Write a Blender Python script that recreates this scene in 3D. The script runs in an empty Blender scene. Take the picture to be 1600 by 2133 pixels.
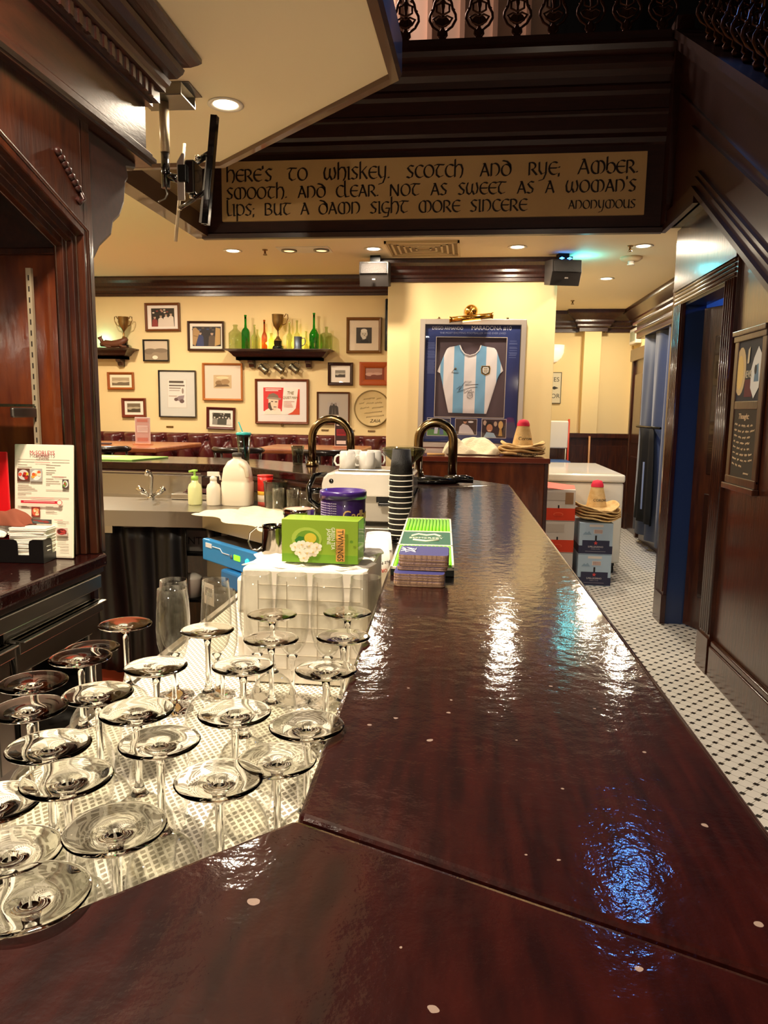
import bpy, bmesh, math, random
from mathutils import Vector, Matrix
random.seed(7)
PI = math.pi
S = bpy.context.scene
COL = S.collection

# ---------------------------------------------------------------- camera
EYE = 1.40
FPX, CX, CY = 1520.0, 800.0, 1066.5
ROLL = math.radians(0.75)
def unroll(x, y):
    c, s = math.cos(ROLL), math.sin(ROLL)
    return c*x+s*y, -s*x+c*y
_u, _v = unroll(978.0-CX, 856.0-CY)
PITCH = math.atan(-_v/FPX); YAW = math.atan(_u/math.hypot(FPX, _v))
RM = Matrix.Rotation(YAW, 3, 'Z') @ Matrix.Rotation(-PITCH, 3, 'X')
EYEV = Vector((0, 0, EYE))
def ray(px, py):
    u, v = unroll(px-CX, py-CY)
    return RM @ Vector((u/FPX, 1, -v/FPX))
def on_z(px, py, z): r = ray(px, py); return EYEV + r*((z-EYE)/r.z)
def on_y(px, py, y): r = ray(px, py); return EYEV + r*(y/r.y)
def on_x(px, py, x): r = ray(px, py); return EYEV + r*(x/r.x)
cam_d = bpy.data.cameras.new('camera'); cam = bpy.data.objects.new('camera', cam_d); COL.objects.link(cam)
cam_d.sensor_fit = 'HORIZONTAL'; cam_d.sensor_width = 36; cam_d.lens = 36*FPX/1600
cam_d.clip_start = 0.02
_r = RM @ Vector((math.cos(ROLL), 0, math.sin(ROLL))); _up = RM @ Vector((-math.sin(ROLL), 0, math.cos(ROLL)))
_b = _r.cross(_up)
cam.matrix_world = Matrix(((_r.x, _up.x, _b.x, 0), (_r.y, _up.y, _b.y, 0), (_r.z, _up.z, _b.z, EYE), (0, 0, 0, 1)))
S.camera = cam

# ---------------------------------------------------------------- world, exposure, room light
S.view_settings.view_transform = 'Standard'; S.view_settings.look = 'None'
S.view_settings.gamma = 1; S.view_settings.exposure = 0.08
W = bpy.data.worlds.new('world'); S.world = W; W.use_nodes = True
W.node_tree.nodes['Background'].inputs[0].default_value = (1.0, 0.75, 0.5, 1)
W.node_tree.nodes['Background'].inputs[1].default_value = 0.05
S.cycles.max_bounces = 14; S.cycles.transmission_bounces = 12; S.cycles.transparent_max_bounces = 24
S.cycles.sample_clamp_indirect = 6.0; S.cycles.blur_glossy = 0.5
WARM = (1.0, 0.83, 0.62)
def lamp(name, kind, loc, power, color=WARM, size=0.1, rot=(0, 0, 0), spread=None, spot=None):
    d = bpy.data.lights.new(name, kind); d.energy = power; d.color = color
    if kind == 'AREA':
        d.shape = 'DISK'; d.size = size
        if spread: d.spread = spread
    else: d.shadow_soft_size = size
    if kind == 'SPOT': d.spot_size = spot or 1.2; d.spot_blend = .5
    o = bpy.data.objects.new(name, d); COL.objects.link(o); o.location = loc; o.rotation_euler = rot
    return o
def aim(o, target):
    o.rotation_euler = (Vector(target)-o.location).to_track_quat('-Z', 'Y').to_euler()
DOWN = 16.0
DL = [('slab', on_z(470, 217, 2.6), 1.0), ('b1', on_z(485, 522, 2.6), 1.0), ('b2', on_z(778, 518, 2.6), 1.0),
      ('b3', on_z(1078, 514, 2.6), .8), ('b4', on_z(1340, 512, 2.6), .9), ('c1', on_z(1263, 580, 2.6), 1.2)]
# lamps outside the picture that light the bar, like the ones in view, and some added fills
lamp('bar_lamp', 'AREA', (-0.75, 1.15, 2.58), 62, WARM, .14)
lamp('bar_lamp', 'AREA', (-0.75, 0.05, 2.58), 30, WARM, .14)
lamp('unseen_room_lamp', 'AREA', (-2.9, 5.4, 2.58), 45, WARM, .14)
lamp('unseen_room_lamp', 'AREA', (-2.4, 3.3, 2.58), 50, WARM, .14)  # added to brighten the sink counter; no fitting is built here
lamp('corridor_lamp', 'AREA', (1.45, 8.4, 2.58), 22, (1, .85, .6), .14)
lamp('gallery_lamp', 'AREA', (-1.6, 6.1, 5.4), 75, (1.0, .75, .62), .3)
lamp('ceiling_fill', 'POINT', (-2.6, -1.2, 1.9), 75, WARM, .05)  # added fill behind the camera to brighten canopy and sign; no pendant there
lamp('ceiling_fill', 'POINT', (1.0, -2.4, 2.0), 80, WARM, .05)  # second added fill behind the camera, also without a fitting
l_ = lamp('blue_stage_lamp', 'SPOT', (1.02, 4.16, 3.55), 9, (.12, .35, 1), .06, spot=1.5); aim(l_, (.6, 1.2, .9))
l_ = lamp('blue_stage_lamp', 'SPOT', (0.9, 6.3, 2.35), 26, (.08, .35, 1), .05, spot=1.3); aim(l_, (1.8, 7.6, .9))
lamp('cyan_lamp', 'POINT', (0.84, 6.0, 2.5), 2.2, (.1, .9, 1), .04)
l_ = lamp('blue_jamb_lamp', 'SPOT', (1.0, 3.3, 2.45), 9, (.12, .35, 1), .05, spot=.5); aim(l_, (1.41, 4.95, 1.2))
lamp('blue_room_lamp', 'POINT', (2.3, 4.75, 2.3), 30, (.15, .35, 1), .08)
l_ = lamp('cyan_edge_lamp', 'SPOT', (.7, 4.3, 2.2), 12, (.05, .7, 1), .03, spot=.35); aim(l_, (1.34, 5.2, 1.9))
lamp('green_lamp', 'POINT', (-1.03, 2.02, 1.03), .09, (.02, 1, .25), .015)

# ---------------------------------------------------------------- materials (all procedural)
def lin(h):
    h = h.lstrip('#'); r = []
    for i in (0, 2, 4):
        c = int(h[i:i+2], 16)/255; r.append(c/12.92 if c <= .04045 else ((c+.055)/1.055)**2.4)
    return (*r, 1)
MC = {}
def mat(name, col=None, rough=.5, metal=0, coat=0, trans=0, ior=1.45, bump=0, bscale=40, emit=None, est=1, stretch=(1, 1, 1), col2=None, cscale=8, spec=.5, sheen=0, coatr=.03, alpha=1):
    if name in MC: return MC[name]
    m = bpy.data.materials.new(name); m.use_nodes = True; nt = m.node_tree; b = nt.nodes['Principled BSDF']
    I = b.inputs
    if col: I['Base Color'].default_value = lin(col) if isinstance(col, str) else (*col, 1)
    I['Roughness'].default_value = rough; I['Metallic'].default_value = metal
    I['Coat Weight'].default_value = coat; I['Coat Roughness'].default_value = coatr
    I['Transmission Weight'].default_value = trans; I['IOR'].default_value = ior
    I['Specular IOR Level'].default_value = spec; I['Sheen Weight'].default_value = sheen; I['Alpha'].default_value = alpha
    if emit: I['Emission Color'].default_value = lin(emit) if isinstance(emit, str) else (*emit, 1); I['Emission Strength'].default_value = est
    if bump or col2:
        tc = nt.nodes.new('ShaderNodeTexCoord'); mp = nt.nodes.new('ShaderNodeMapping'); mp.inputs['Scale'].default_value = stretch
        nt.links.new(tc.outputs['Object'], mp.inputs[0])
    if col2:
        n = nt.nodes.new('ShaderNodeTexNoise'); n.inputs['Scale'].default_value = cscale; n.inputs['Detail'].default_value = 6
        nt.links.new(mp.outputs[0], n.inputs['Vector'])
        r = nt.nodes.new('ShaderNodeValToRGB'); r.color_ramp.elements[0].position = .35; r.color_ramp.elements[1].position = .68
        r.color_ramp.elements[0].color = lin(col); r.color_ramp.elements[1].color = lin(col2)
        nt.links.new(n.outputs[0], r.inputs[0]); nt.links.new(r.outputs[0], I['Base Color'])
    if bump:
        n = nt.nodes.new('ShaderNodeTexNoise'); n.inputs['Scale'].default_value = bscale; n.inputs['Detail'].default_value = 4
        nt.links.new(mp.outputs[0], n.inputs['Vector'])
        bp = nt.nodes.new('ShaderNodeBump'); bp.inputs['Strength'].default_value = bump; bp.inputs['Distance'].default_value = .01
        nt.links.new(n.outputs[0], bp.inputs['Height']); nt.links.new(bp.outputs[0], I['Normal'])
        if coat: nt.links.new(bp.outputs[0], I['Coat Normal'])
    MC[name] = m; return m
def flatc(h, rough=.6): return mat('ink_'+h.lstrip('#')+('' if rough == .6 else '_%d' % (rough*100)), h, rough)
WOOD = mat('mahogany', '#2a100b', .32, coat=.5, col2='#3d1a10', stretch=(6, 1.2, 6), cscale=9, bump=.06, bscale=30, coatr=.12)
WOODX = mat('mahogany_cross', '#2a100b', .32, coat=.5, col2='#3d1a10', stretch=(1.2, 6, 6), cscale=9, bump=.06, bscale=30, coatr=.12)
WOODV = mat('mahogany_upright', '#2c120c', .3, coat=.6, col2='#45200f', stretch=(7, 7, 1), cscale=6, bump=.08, bscale=14, coatr=.1)
WOODD = mat('dark_fascia_wood', '#2a0f0b', .45, coat=.12, col2='#361610', stretch=(1, 6, 6), cscale=9, coatr=.2)
REDWOOD = mat('red_panel_wood', '#4a1f10', .2, coat=.9, col2='#6a3216', stretch=(5, 5, 1), cscale=5, bump=.12, bscale=9, coatr=.08)
def bar_wood(name, stretch):
    m = mat(name, '#190505', .45, coat=.9, spec=.04, col2='#2c0b08', stretch=stretch, cscale=10, coatr=.07)
    nt = m.node_tree; b = nt.nodes['Principled BSDF']
    tc = nt.nodes.new('ShaderNodeTexCoord')
    mp = nt.nodes.new('ShaderNodeMapping'); mp.inputs['Scale'].default_value = (1, 1, 1); nt.links.new(tc.outputs['Object'], mp.inputs[0])
    n = nt.nodes.new('ShaderNodeTexNoise'); n.inputs['Scale'].default_value = 42; n.inputs['Detail'].default_value = 3
    n2 = nt.nodes.new('ShaderNodeTexNoise'); n2.inputs['Scale'].default_value = 380; n2.inputs['Detail'].default_value = 2
    nt.links.new(mp.outputs[0], n.inputs['Vector']); nt.links.new(mp.outputs[0], n2.inputs['Vector'])
    b1 = nt.nodes.new('ShaderNodeBump'); b1.inputs['Strength'].default_value = .2; b1.inputs['Distance'].default_value = .004
    b2 = nt.nodes.new('ShaderNodeBump'); b2.inputs['Strength'].default_value = .1; b2.inputs['Distance'].default_value = .001
    nt.links.new(n.outputs[0], b1.inputs['Height']); nt.links.new(n2.outputs[0], b2.inputs['Height'])
    nt.links.new(b1.outputs[0], b2.inputs['Normal'])
    nt.links.new(b2.outputs[0], b.inputs['Normal']); nt.links.new(b2.outputs[0], b.inputs['Coat Normal'])
    # scattered pale flecks mixed into the varnish colour
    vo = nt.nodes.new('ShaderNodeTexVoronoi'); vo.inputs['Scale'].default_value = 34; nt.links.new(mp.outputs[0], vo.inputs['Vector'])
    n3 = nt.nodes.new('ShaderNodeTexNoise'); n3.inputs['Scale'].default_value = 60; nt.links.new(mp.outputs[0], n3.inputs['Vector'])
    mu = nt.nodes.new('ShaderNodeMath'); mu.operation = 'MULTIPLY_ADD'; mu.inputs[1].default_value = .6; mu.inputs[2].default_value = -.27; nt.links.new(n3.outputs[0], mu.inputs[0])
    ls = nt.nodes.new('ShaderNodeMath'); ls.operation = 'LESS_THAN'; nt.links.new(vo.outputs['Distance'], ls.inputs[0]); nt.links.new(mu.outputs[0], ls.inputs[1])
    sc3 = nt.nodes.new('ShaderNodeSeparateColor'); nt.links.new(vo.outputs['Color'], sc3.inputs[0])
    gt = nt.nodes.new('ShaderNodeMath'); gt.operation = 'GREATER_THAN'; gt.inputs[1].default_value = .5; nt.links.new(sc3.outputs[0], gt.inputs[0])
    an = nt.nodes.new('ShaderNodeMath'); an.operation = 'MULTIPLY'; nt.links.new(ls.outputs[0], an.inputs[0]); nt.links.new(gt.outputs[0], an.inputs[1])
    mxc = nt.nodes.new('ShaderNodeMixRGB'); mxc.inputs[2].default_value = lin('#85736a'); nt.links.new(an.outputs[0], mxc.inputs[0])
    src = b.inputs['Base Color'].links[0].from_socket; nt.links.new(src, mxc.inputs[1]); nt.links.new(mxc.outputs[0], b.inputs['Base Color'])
    return m
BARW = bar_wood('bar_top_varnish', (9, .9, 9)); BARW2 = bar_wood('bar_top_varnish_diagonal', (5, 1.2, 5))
CREAM = mat('cream_paint', '#e4cc98', .7, bump=.05, bscale=6)
CREAMC = mat('cream_ceiling_paint', '#f2e2bf', .75)
STEEL = mat('brushed_steel', '#b9b4aa', .28, 1, bump=.03, bscale=30, stretch=(1, 30, 1))
STEELD = mat('satin_steel_dark', '#85817a', .38, 1)
CHROME = mat('chrome', '#e4e4e4', .07, 1)
BRASSD = mat('aged_brass', '#8a7350', .22, 1)
BRASS = mat('polished_brass', '#d8a850', .15, 1)
BLACK = mat('black_plastic', '#0c0c0d', .35)
BLACKG = mat('black_gloss', '#070708', .12, coat=.5)
BLACKM = mat('black_metal', '#101010', .3, .6)
WHITEP = mat('white_plastic', '#e8e2d6', .4)
WHITEC = mat('white_china', '#f2efe8', .12, coat=.6)
PAPER = mat('white_paper', '#efe9dc', .75)
CLOTH = mat('white_cloth', '#efe8dc', .9, bump=.4, bscale=120, sheen=.2)
CREAMCL = mat('cream_cloth', '#efe2c2', .9, bump=.4, bscale=90)
STRAW = mat('straw', '#e6c58c', .8, bump=.5, bscale=160, col2='#d9b071', cscale=30)
LEATHER = mat('oxblood_leather', '#4a1416', .3, coat=.3, bump=.08, bscale=60, coatr=.15)
TABLEW = mat('orange_table_wood', '#8a4a28', .3, coat=.5, col2='#a55c34', stretch=(1, 6, 1), cscale=6, coatr=.1)
GLASS = mat('clear_glass', '#ffffff', 0.0, trans=1, ior=1.47)
def thin(name, tint, amt=.12, rough=0.02):
    """thin blown glass wall: straight-through light plus a Fresnel reflection"""
    m = bpy.data.materials.new(name); m.use_nodes = True; nt = m.node_tree; nt.nodes.clear()
    out = nt.nodes.new('ShaderNodeOutputMaterial'); mx = nt.nodes.new('ShaderNodeMixShader'); t = nt.nodes.new('ShaderNodeBsdfTransparent')
    g = nt.nodes.new('ShaderNodeBsdfGlossy'); g.inputs['Roughness'].default_value = rough
    lw = nt.nodes.new('ShaderNodeLayerWeight'); lw.inputs[0].default_value = .5
    pw = nt.nodes.new('ShaderNodeMath'); pw.operation = 'POWER'; pw.inputs[1].default_value = 3.2; nt.links.new(lw.outputs['Facing'], pw.inputs[0])
    ma = nt.nodes.new('ShaderNodeMath'); ma.operation = 'MULTIPLY_ADD'; ma.inputs[1].default_value = .8; ma.inputs[2].default_value = amt; nt.links.new(pw.outputs[0], ma.inputs[0])
    t.inputs[0].default_value = lin(tint)
    nt.links.new(ma.outputs[0], mx.inputs[0]); nt.links.new(t.outputs[0], mx.inputs[1]); nt.links.new(g.outputs[0], mx.inputs[2])
    nt.links.new(mx.outputs[0], out.inputs[0]); return m
THIN = thin('thin_clear_glass', '#fafaf8', .03); FOOTG = mat('glass_foot', '#ffffff', 0.0, trans=1, ior=1.22); PANE = thin('picture_glass', '#ffffff', .03, .01)
GREENG = mat('green_bottle_glass', '#1f9a2a', .05, trans=1, ior=1.3); AMBERG = mat('amber_bottle_glass', '#a04a12', .05, trans=1, ior=1.3)
PALEG = thin('pale_old_glass', '#dfe8cc', .05); SMOKE = thin('smoked_plastic', '#cfd4cc', .05)
# tiled floor: small black dots between white octagonal mosaic tiles
def tile_mat():
    m = bpy.data.materials.new('mosaic_tile'); m.use_nodes = True; nt = m.node_tree; b = nt.nodes['Principled BSDF']; L = nt.links
    tc = nt.nodes.new('ShaderNodeTexCoord'); sp = nt.nodes.new('ShaderNodeSeparateXYZ'); L.new(tc.outputs['Object'], sp.inputs[0])
    def M(op, a, b_=None, c=None):
        n = nt.nodes.new('ShaderNodeMath'); n.operation = op
        for i, v in enumerate((a, b_, c)):
            if v is None: continue
            if isinstance(v, (int, float)): n.inputs[i].default_value = v
            else: L.new(v, n.inputs[i])
        return n.outputs[0]
    P = .078
    x = M('DIVIDE', sp.outputs[0], P); y = M('DIVIDE', sp.outputs[1], P)
    fx = M('ABSOLUTE', M('SUBTRACT', M('FRACT', M('ADD', x, y)), .5)); fy = M('ABSOLUTE', M('SUBTRACT', M('FRACT', M('SUBTRACT', x, y)), .5))
    dot = M('GREATER_THAN', M('MINIMUM', fx, fy), .315)         # axis-turned squares where tile corners meet
    grout = M('GREATER_THAN', M('MAXIMUM', fx, fy), .482)
    r = nt.nodes.new('ShaderNodeMixRGB'); r.inputs[1].default_value = lin('#e9e6df'); r.inputs[2].default_value = lin('#6a6255'); L.new(grout, r.inputs[0])
    r2 = nt.nodes.new('ShaderNodeMixRGB'); r2.inputs[2].default_value = lin('#15120f'); L.new(r.outputs[0], r2.inputs[1]); L.new(dot, r2.inputs[0])
    L.new(r2.outputs[0], b.inputs['Base Color']); b.inputs['Roughness'].default_value = .25
    return m
TILE = tile_mat()
def mesh_mat():
    m = bpy.data.materials.new('rubber_mesh_matting'); m.use_nodes = True; nt = m.node_tree; b = nt.nodes['Principled BSDF']; L = nt.links
    tc = nt.nodes.new('ShaderNodeTexCoord'); sp = nt.nodes.new('ShaderNodeSeparateXYZ'); L.new(tc.outputs['Object'], sp.inputs[0])
    def M(op, a, b_=None):
        n = nt.nodes.new('ShaderNodeMath'); n.operation = op
        for i, v in enumerate((a, b_)):
            if v is None: continue
            if isinstance(v, (int, float)): n.inputs[i].default_value = v
            else: L.new(v, n.inputs[i])
        return n.outputs[0]
    x = M('DIVIDE', sp.outputs[0], .0115); y = M('DIVIDE', sp.outputs[1], .016)
    a = M('ABSOLUTE', M('SUBTRACT', M('FRACT', M('ADD', x, y)), .5)); c = M('ABSOLUTE', M('SUBTRACT', M('FRACT', M('SUBTRACT', x, y)), .5))
    hole = M('LESS_THAN', M('MAXIMUM', a, c), .33)
    r = nt.nodes.new('ShaderNodeMixRGB'); r.inputs[1].default_value = lin('#f6f1e4'); r.inputs[2].default_value = lin('#958d7d'); L.new(hole, r.inputs[0])
    L.new(r.outputs[0], b.inputs['Base Color']); b.inputs['Roughness'].default_value = .45
    bp = nt.nodes.new('ShaderNodeBump'); bp.inputs['Distance'].default_value = .002; bp.invert = True; bp.inputs['Strength'].default_value = .7; L.new(hole, bp.inputs['Height']); L.new(bp.outputs[0], b.inputs['Normal'])
    return m
MESHM = mesh_mat()

# ---------------------------------------------------------------- mesh builder
class MB:
    def __init__(s): s.v = []; s.f = []; s.sm = []; s.mi = []; s.cur = 0; s.mats = []
    def m(s, material):
        if material not in s.mats: s.mats.append(material)
        s.cur = s.mats.index(material); return s
    def add(s, vs, fs, smooth=False, T=None):
        o = len(s.v)
        s.v += [tuple(T @ Vector(v)) if T else tuple(v) for v in vs]
        for f in fs: s.f.append([i+o for i in f]); s.sm.append(smooth); s.mi.append(s.cur)
        return s
    def box(s, x0, x1, y0, y1, z0, z1, T=None):
        vs = [(x, y, z) for z in (z0, z1) for y in (y0, y1) for x in (x0, x1)]
        return s.add(vs, [(0, 2, 3, 1), (4, 5, 7, 6), (0, 1, 5, 4), (2, 6, 7, 3), (0, 4, 6, 2), (1, 3, 7, 5)], T=T)
    def prism(s, poly, z0, z1, T=None, smooth=False):
        n = len(poly)
        vs = [(p[0], p[1], z0) for p in poly]+[(p[0], p[1], z1) for p in poly]
        s.add(vs, [tuple(range(n))[::-1], tuple(range(n, 2*n))], T=T)
        s.add(vs, [(i, (i+1) % n, n+(i+1) % n, n+i) for i in range(n)], smooth, T=T); return s
    def slab_yz(s, poly, x0, x1, T=None):      # polygon in (y,z), thickness along x
        n = len(poly); vs = [(x0, *p) for p in poly]+[(x1, *p) for p in poly]
        return s.add(vs, [tuple(range(n)), tuple(range(n, 2*n))[::-1]]+[(i, n+i, n+(i+1) % n, (i+1) % n) for i in range(n)], T=T)
    def slab_xz(s, poly, y0, y1, T=None, smooth=False):
        n = len(poly); vs = [(p[0], y0, p[1]) for p in poly]+[(p[0], y1, p[1]) for p in poly]
        s.add(vs, [tuple(range(n)), tuple(range(n, 2*n))[::-1]], T=T)
        return s.add(vs, [(i, n+i, n+(i+1) % n, (i+1) % n) for i in range(n)], smooth, T=T)
    def lathe(s, prof, seg=32, T=None, c=(0, 0, 0), sx=1, sy=1):
        vs = []; fs = []; n = len(prof)
        for r, z in prof:
            for i in range(seg):
                a = 2*PI*i/seg; vs.append((c[0]+r*sx*math.cos(a), c[1]+r*sy*math.sin(a), c[2]+z))
        for j in range(n-1):
            for i in range(seg):
                i2 = (i+1) % seg; fs.append((j*seg+i, j*seg+i2, (j+1)*seg+i2, (j+1)*seg+i))
        s.add(vs, fs, True, T=T)
        if prof[0][0] > 1e-5: s.add(vs[:seg], [tuple(range(seg))[::-1]], T=T)
        if prof[-1][0] > 1e-5: s.add(vs[-seg:], [tuple(range(seg))], T=T)
        return s
    def open_lathe(s, prof, seg=32, T=None, c=(0, 0, 0)):
        vs = []; fs = []
        for r, z in prof:
            for i in range(seg):
                a = 2*PI*i/seg; vs.append((c[0]+r*math.cos(a), c[1]+r*math.sin(a), c[2]+z))
        for j in range(len(prof)-1):
            for i in range(seg):
                i2 = (i+1) % seg; fs.append((j*seg+i, j*seg+i2, (j+1)*seg+i2, (j+1)*seg+i))
        return s.add(vs, fs, True, T=T)
    def tube(s, pts, r, seg=12, T=None, caps=True, flat=1.0):
        pts = [Vector(p) for p in pts]; n = len(pts); vs = []; fs = []
        rs = r if isinstance(r, (list, tuple)) else [r]*n
        up = None
        for i, p in enumerate(pts):
            d = (pts[min(i+1, n-1)]-pts[max(i-1, 0)]).normalized()
            if up is None: up = Vector((0, 0, 1)) if abs(d.z) < .9 else Vector((1, 0, 0))
            a = d.cross(up).normalized(); b = a.cross(d).normalized(); up = b
            for k in range(seg):
                t = 2*PI*k/seg; vs.append(p+a*math.cos(t)*rs[i]+b*math.sin(t)*rs[i]*flat)
        for i in range(n-1):
            for k in range(seg):
                k2 = (k+1) % seg; fs.append((i*seg+k, i*seg+k2, (i+1)*seg+k2, (i+1)*seg+k))
        s.add(vs, fs, True, T=T)
        if caps: s.add(vs[:seg], [tuple(range(seg))[::-1]], T=T); s.add(vs[-seg:], [tuple(range(seg))], T=T)
        return s
    def grid(s, fn, nu, nv, T=None, smooth=True, closed=False):
        vs = [fn(i/nu, j/nv) for j in range(nv+1) for i in range(nu+1)]
        return s.add(vs, [(j*(nu+1)+i, j*(nu+1)+i+1, (j+1)*(nu+1)+i+1, (j+1)*(nu+1)+i) for j in range(nv) for i in range(nu)], smooth, T=T)
    def sweep(s, prof, path, side=1, closed=False):
        """profile [(out,z)] swept along a level path [(x,y)], mitred; out is to the right of travel times side"""
        n = len(path); vs = []; k = len(prof)
        for i in range(n):
            p = Vector(path[i]); a = Vector(path[i-1]) if (i > 0 or closed) else None; b = Vector(path[(i+1) % n]) if (i < n-1 or closed) else None
            d1 = (p-a).normalized() if a is not None else None; d2 = (b-p).normalized() if b is not None else None
            if d1 is None: d1 = d2
            if d2 is None: d2 = d1
            n1 = Vector((d1.y, -d1.x))*side; n2 = Vector((d2.y, -d2.x))*side
            m_ = (n1+n2); m_ = m_/max(.2, (1+n1.dot(n2)))
            for o_, z in prof: vs.append((p.x+m_.x*o_, p.y+m_.y*o_, z))
        fs = []; L_ = n if closed else n-1
        for i in range(L_):
            i2 = (i+1) % n
            for j in range(k):
                j2 = (j+1) % k; fs.append((i*k+j, i2*k+j, i2*k+j2, i*k+j2))
        if not closed: fs += [tuple(range(k)), tuple(range((n-1)*k, n*k))[::-1]]
        return s.add(vs, fs)
def ob(name, mb, material=None, parent=None, bevel=0, seg=2, loc=None, rot=None, sub=0, keep=False):
    me = bpy.data.meshes.new(name); me.from_pydata([tuple(v) for v in mb.v], [], mb.f)
    ms = mb.mats or [material]
    for m_ in ms: me.materials.append(m_)
    me.polygons.foreach_set('use_smooth', mb.sm); me.polygons.foreach_set('material_index', mb.mi); me.update()
    if not keep:
        bm = bmesh.new(); bm.from_mesh(me); bmesh.ops.remove_doubles(bm, verts=bm.verts, dist=1e-5)
        bmesh.ops.recalc_face_normals(bm, faces=bm.faces); bm.to_mesh(me); bm.free()
    o = bpy.data.objects.new(name, me); COL.objects.link(o)
    if parent: o.parent = parent
    if loc is not None: o.location = loc
    if rot: o.rotation_euler = rot
    if bevel:
        md = o.modifiers.new('bevel', 'BEVEL'); md.width = bevel; md.segments = seg; md.limit_method = 'ANGLE'; md.angle_limit = math.radians(40)
    if sub: md = o.modifiers.new('sub', 'SUBSURF'); md.levels = sub; md.render_levels = sub
    return o
def thing(name, label, cat, loc=(0, 0, 0), rz=0, group=None, rot=None):
    o = bpy.data.objects.new(name, None); COL.objects.link(o); o.location = loc
    o.rotation_euler = rot if rot else (0, 0, rz); o.empty_display_size = .05
    o['label'] = label; o['category'] = cat
    if group: o['group'] = group
    return o
def tag(o, label, cat, group=None, kind=None):
    o['label'] = label; o['category'] = cat
    if group: o['group'] = group
    if kind: o['kind'] = kind
    return o
def struct(name, mb, material=None, **k):
    o = ob(name, mb, material, **k); o['kind'] = 'structure'; return o
def dup(root, loc, label, rz=None, rot=None):
    r = root.copy(); COL.objects.link(r); r.location = loc; r['label'] = label
    if rz is not None: r.rotation_euler = (0, 0, rz)
    if rot is not None: r.rotation_euler = rot
    for ch in list(root.children):
        c = ch.copy(); COL.objects.link(c); c.parent = r
        for g in ch.children: d = g.copy(); COL.objects.link(d); d.parent = c
    return r
def lettering(body, size, material, parent, loc, rot=(PI/2, 0, 0), ext=.0006, align='CENTER', sx=1, shear=0, name='lettering'):
    c = bpy.data.curves.new(name, 'FONT'); c.body = body; c.size = size; c.extrude = ext; c.align_x = align; c.align_y = 'CENTER'; c.shear = shear; c.resolution_u = 3
    t = bpy.data.objects.new('t', c); COL.objects.link(t); bpy.context.view_layer.update()
    me = bpy.data.meshes.new_from_object(t); bpy.data.objects.remove(t); me.materials.clear(); me.materials.append(material)
    o = bpy.data.objects.new(name, me); COL.objects.link(o); o.parent = parent; o.location = loc; o.rotation_euler = rot; o.scale = (sx, 1, 1)
    return o
def flat(name, items, w, h, parent, loc, rot=(0, 0, 0), d=.0004):
    """a printed picture: shapes laid over one another on a sheet facing -Y; coordinates run 0..1"""
    mb = MB(); k = 0
    for it in items:
        c, shp = it[0], it[1]
        mb.m(flatc(c))
        if shp[0] == 'r': x0, y0, x1, y1 = shp[1:]; pts = [(x0, y0), (x1, y0), (x1, y1), (x0, y1)]
        elif shp[0] == 'e': cx, cy, rx, ry = shp[1:]; pts = [(cx+rx*math.cos(2*PI*i/18), cy+ry*math.sin(2*PI*i/18)) for i in range(18)]
        else: pts = shp
        yy = -k*d
        mb.slab_xz([((p[0]-.5)*w, (p[1]-.5)*h) for p in pts], yy-d, yy+(0 if k else d)); k += 1
    return ob(name, mb, parent=parent, loc=loc, rot=rot, keep=True)
def arc(cx, cz, r, a0, a1, n=12):
    return [(cx+r*math.cos(math.radians(a0+(a1-a0)*i/n)), cz+r*math.sin(math.radians(a0+(a1-a0)*i/n))) for i in range(n+1)]
# ================================================================ SETTING
Yb = 6.8                                                     # far cream wall
struct('floor', MB().box(-4.4, 3.2, -3, 9.6, -.1, 0), TILE)
# raised seating floor
struct('trim_1', MB().box(-4.2, -.72, 4.62, 6.8, 0.001, .35), WOOD)
struct('wall_back', MB().box(-4.4, -.6, Yb, Yb+.12, 0, 2.7), CREAM)
struct('wall_left', MB().box(-4.4, -4.2, -3, 6.8, 0, 6), CREAM)
struct('wall_pillar', MB().box(-.69, .665, 6.12, 6.92, 0, 2.6), CREAM, bevel=.004)
struct('wall_rear', MB().box(-4.4, 3.2, -3.1, -3, 0, 6), WOODV)
struct('wall_corridor_end', MB().box(.3, 2.2, 9.3, 9.42, 0, 2.7), CREAM)
struct('wall_corridor_left', MB().box(.42, .6, 6.9, 9.4, 0, 2.7), CREAM)
m = MB(); m.box(1.345, 1.545, 9.16, 9.31, 1.12, 2.6); struct('wall_pilaster', m, CREAM, bevel=.004)
struct('wall_corridor_right', MB().box(1.95, 2.1, 5.25, 9.4, 0, 2.7), CREAM)
m = MB(); m.box(.6, 1.95, 9.13, 9.3, 0, 1.12)
for i in range(9): m.box(.64+i*.15, .76+i*.15, 9.115, 9.14, .12, 1.0)
m.box(.6, 1.95, 9.09, 9.3, 1.1, 1.15); struct('wall_corridor_wainscot', m, WOODV)
# right wall (under the stair) with doorway 4.15..4.95
XR = 1.34
m = MB(); m.box(XR, XR+.13, 5.02, 5.25, 0, 2.75); m.box(XR, XR+.13, 4.07, 5.02, 2.1, 2.75); m.box(XR, XR+.13, -1.2, 4.07, 0, 2.75)
struct('wall_right', m, WOODV)
m = MB(); m.box(XR-.03, XR, -.5, 3.95, 0, .17); m.box(XR-.022, XR, -.5, 3.95, .17, .2); struct('baseboard_right', m, WOODV, bevel=.005)
# room beyond the doorway
m = MB(); m.box(1.47, 3.2, 5.2, 5.3, 0, 3); m.box(3.1, 3.2, 2.5, 5.2, 0, 3); m.box(1.47, 3.2, 2.4, 2.5, 0, 3); struct('wall_side_room', m, mat('dusky_blue_paint', '#5a6f95', .6))
struct('ceiling_side_room', MB().box(1.47, 3.2, 2.4, 5.3, 2.62, 2.7), CREAMC)
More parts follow.
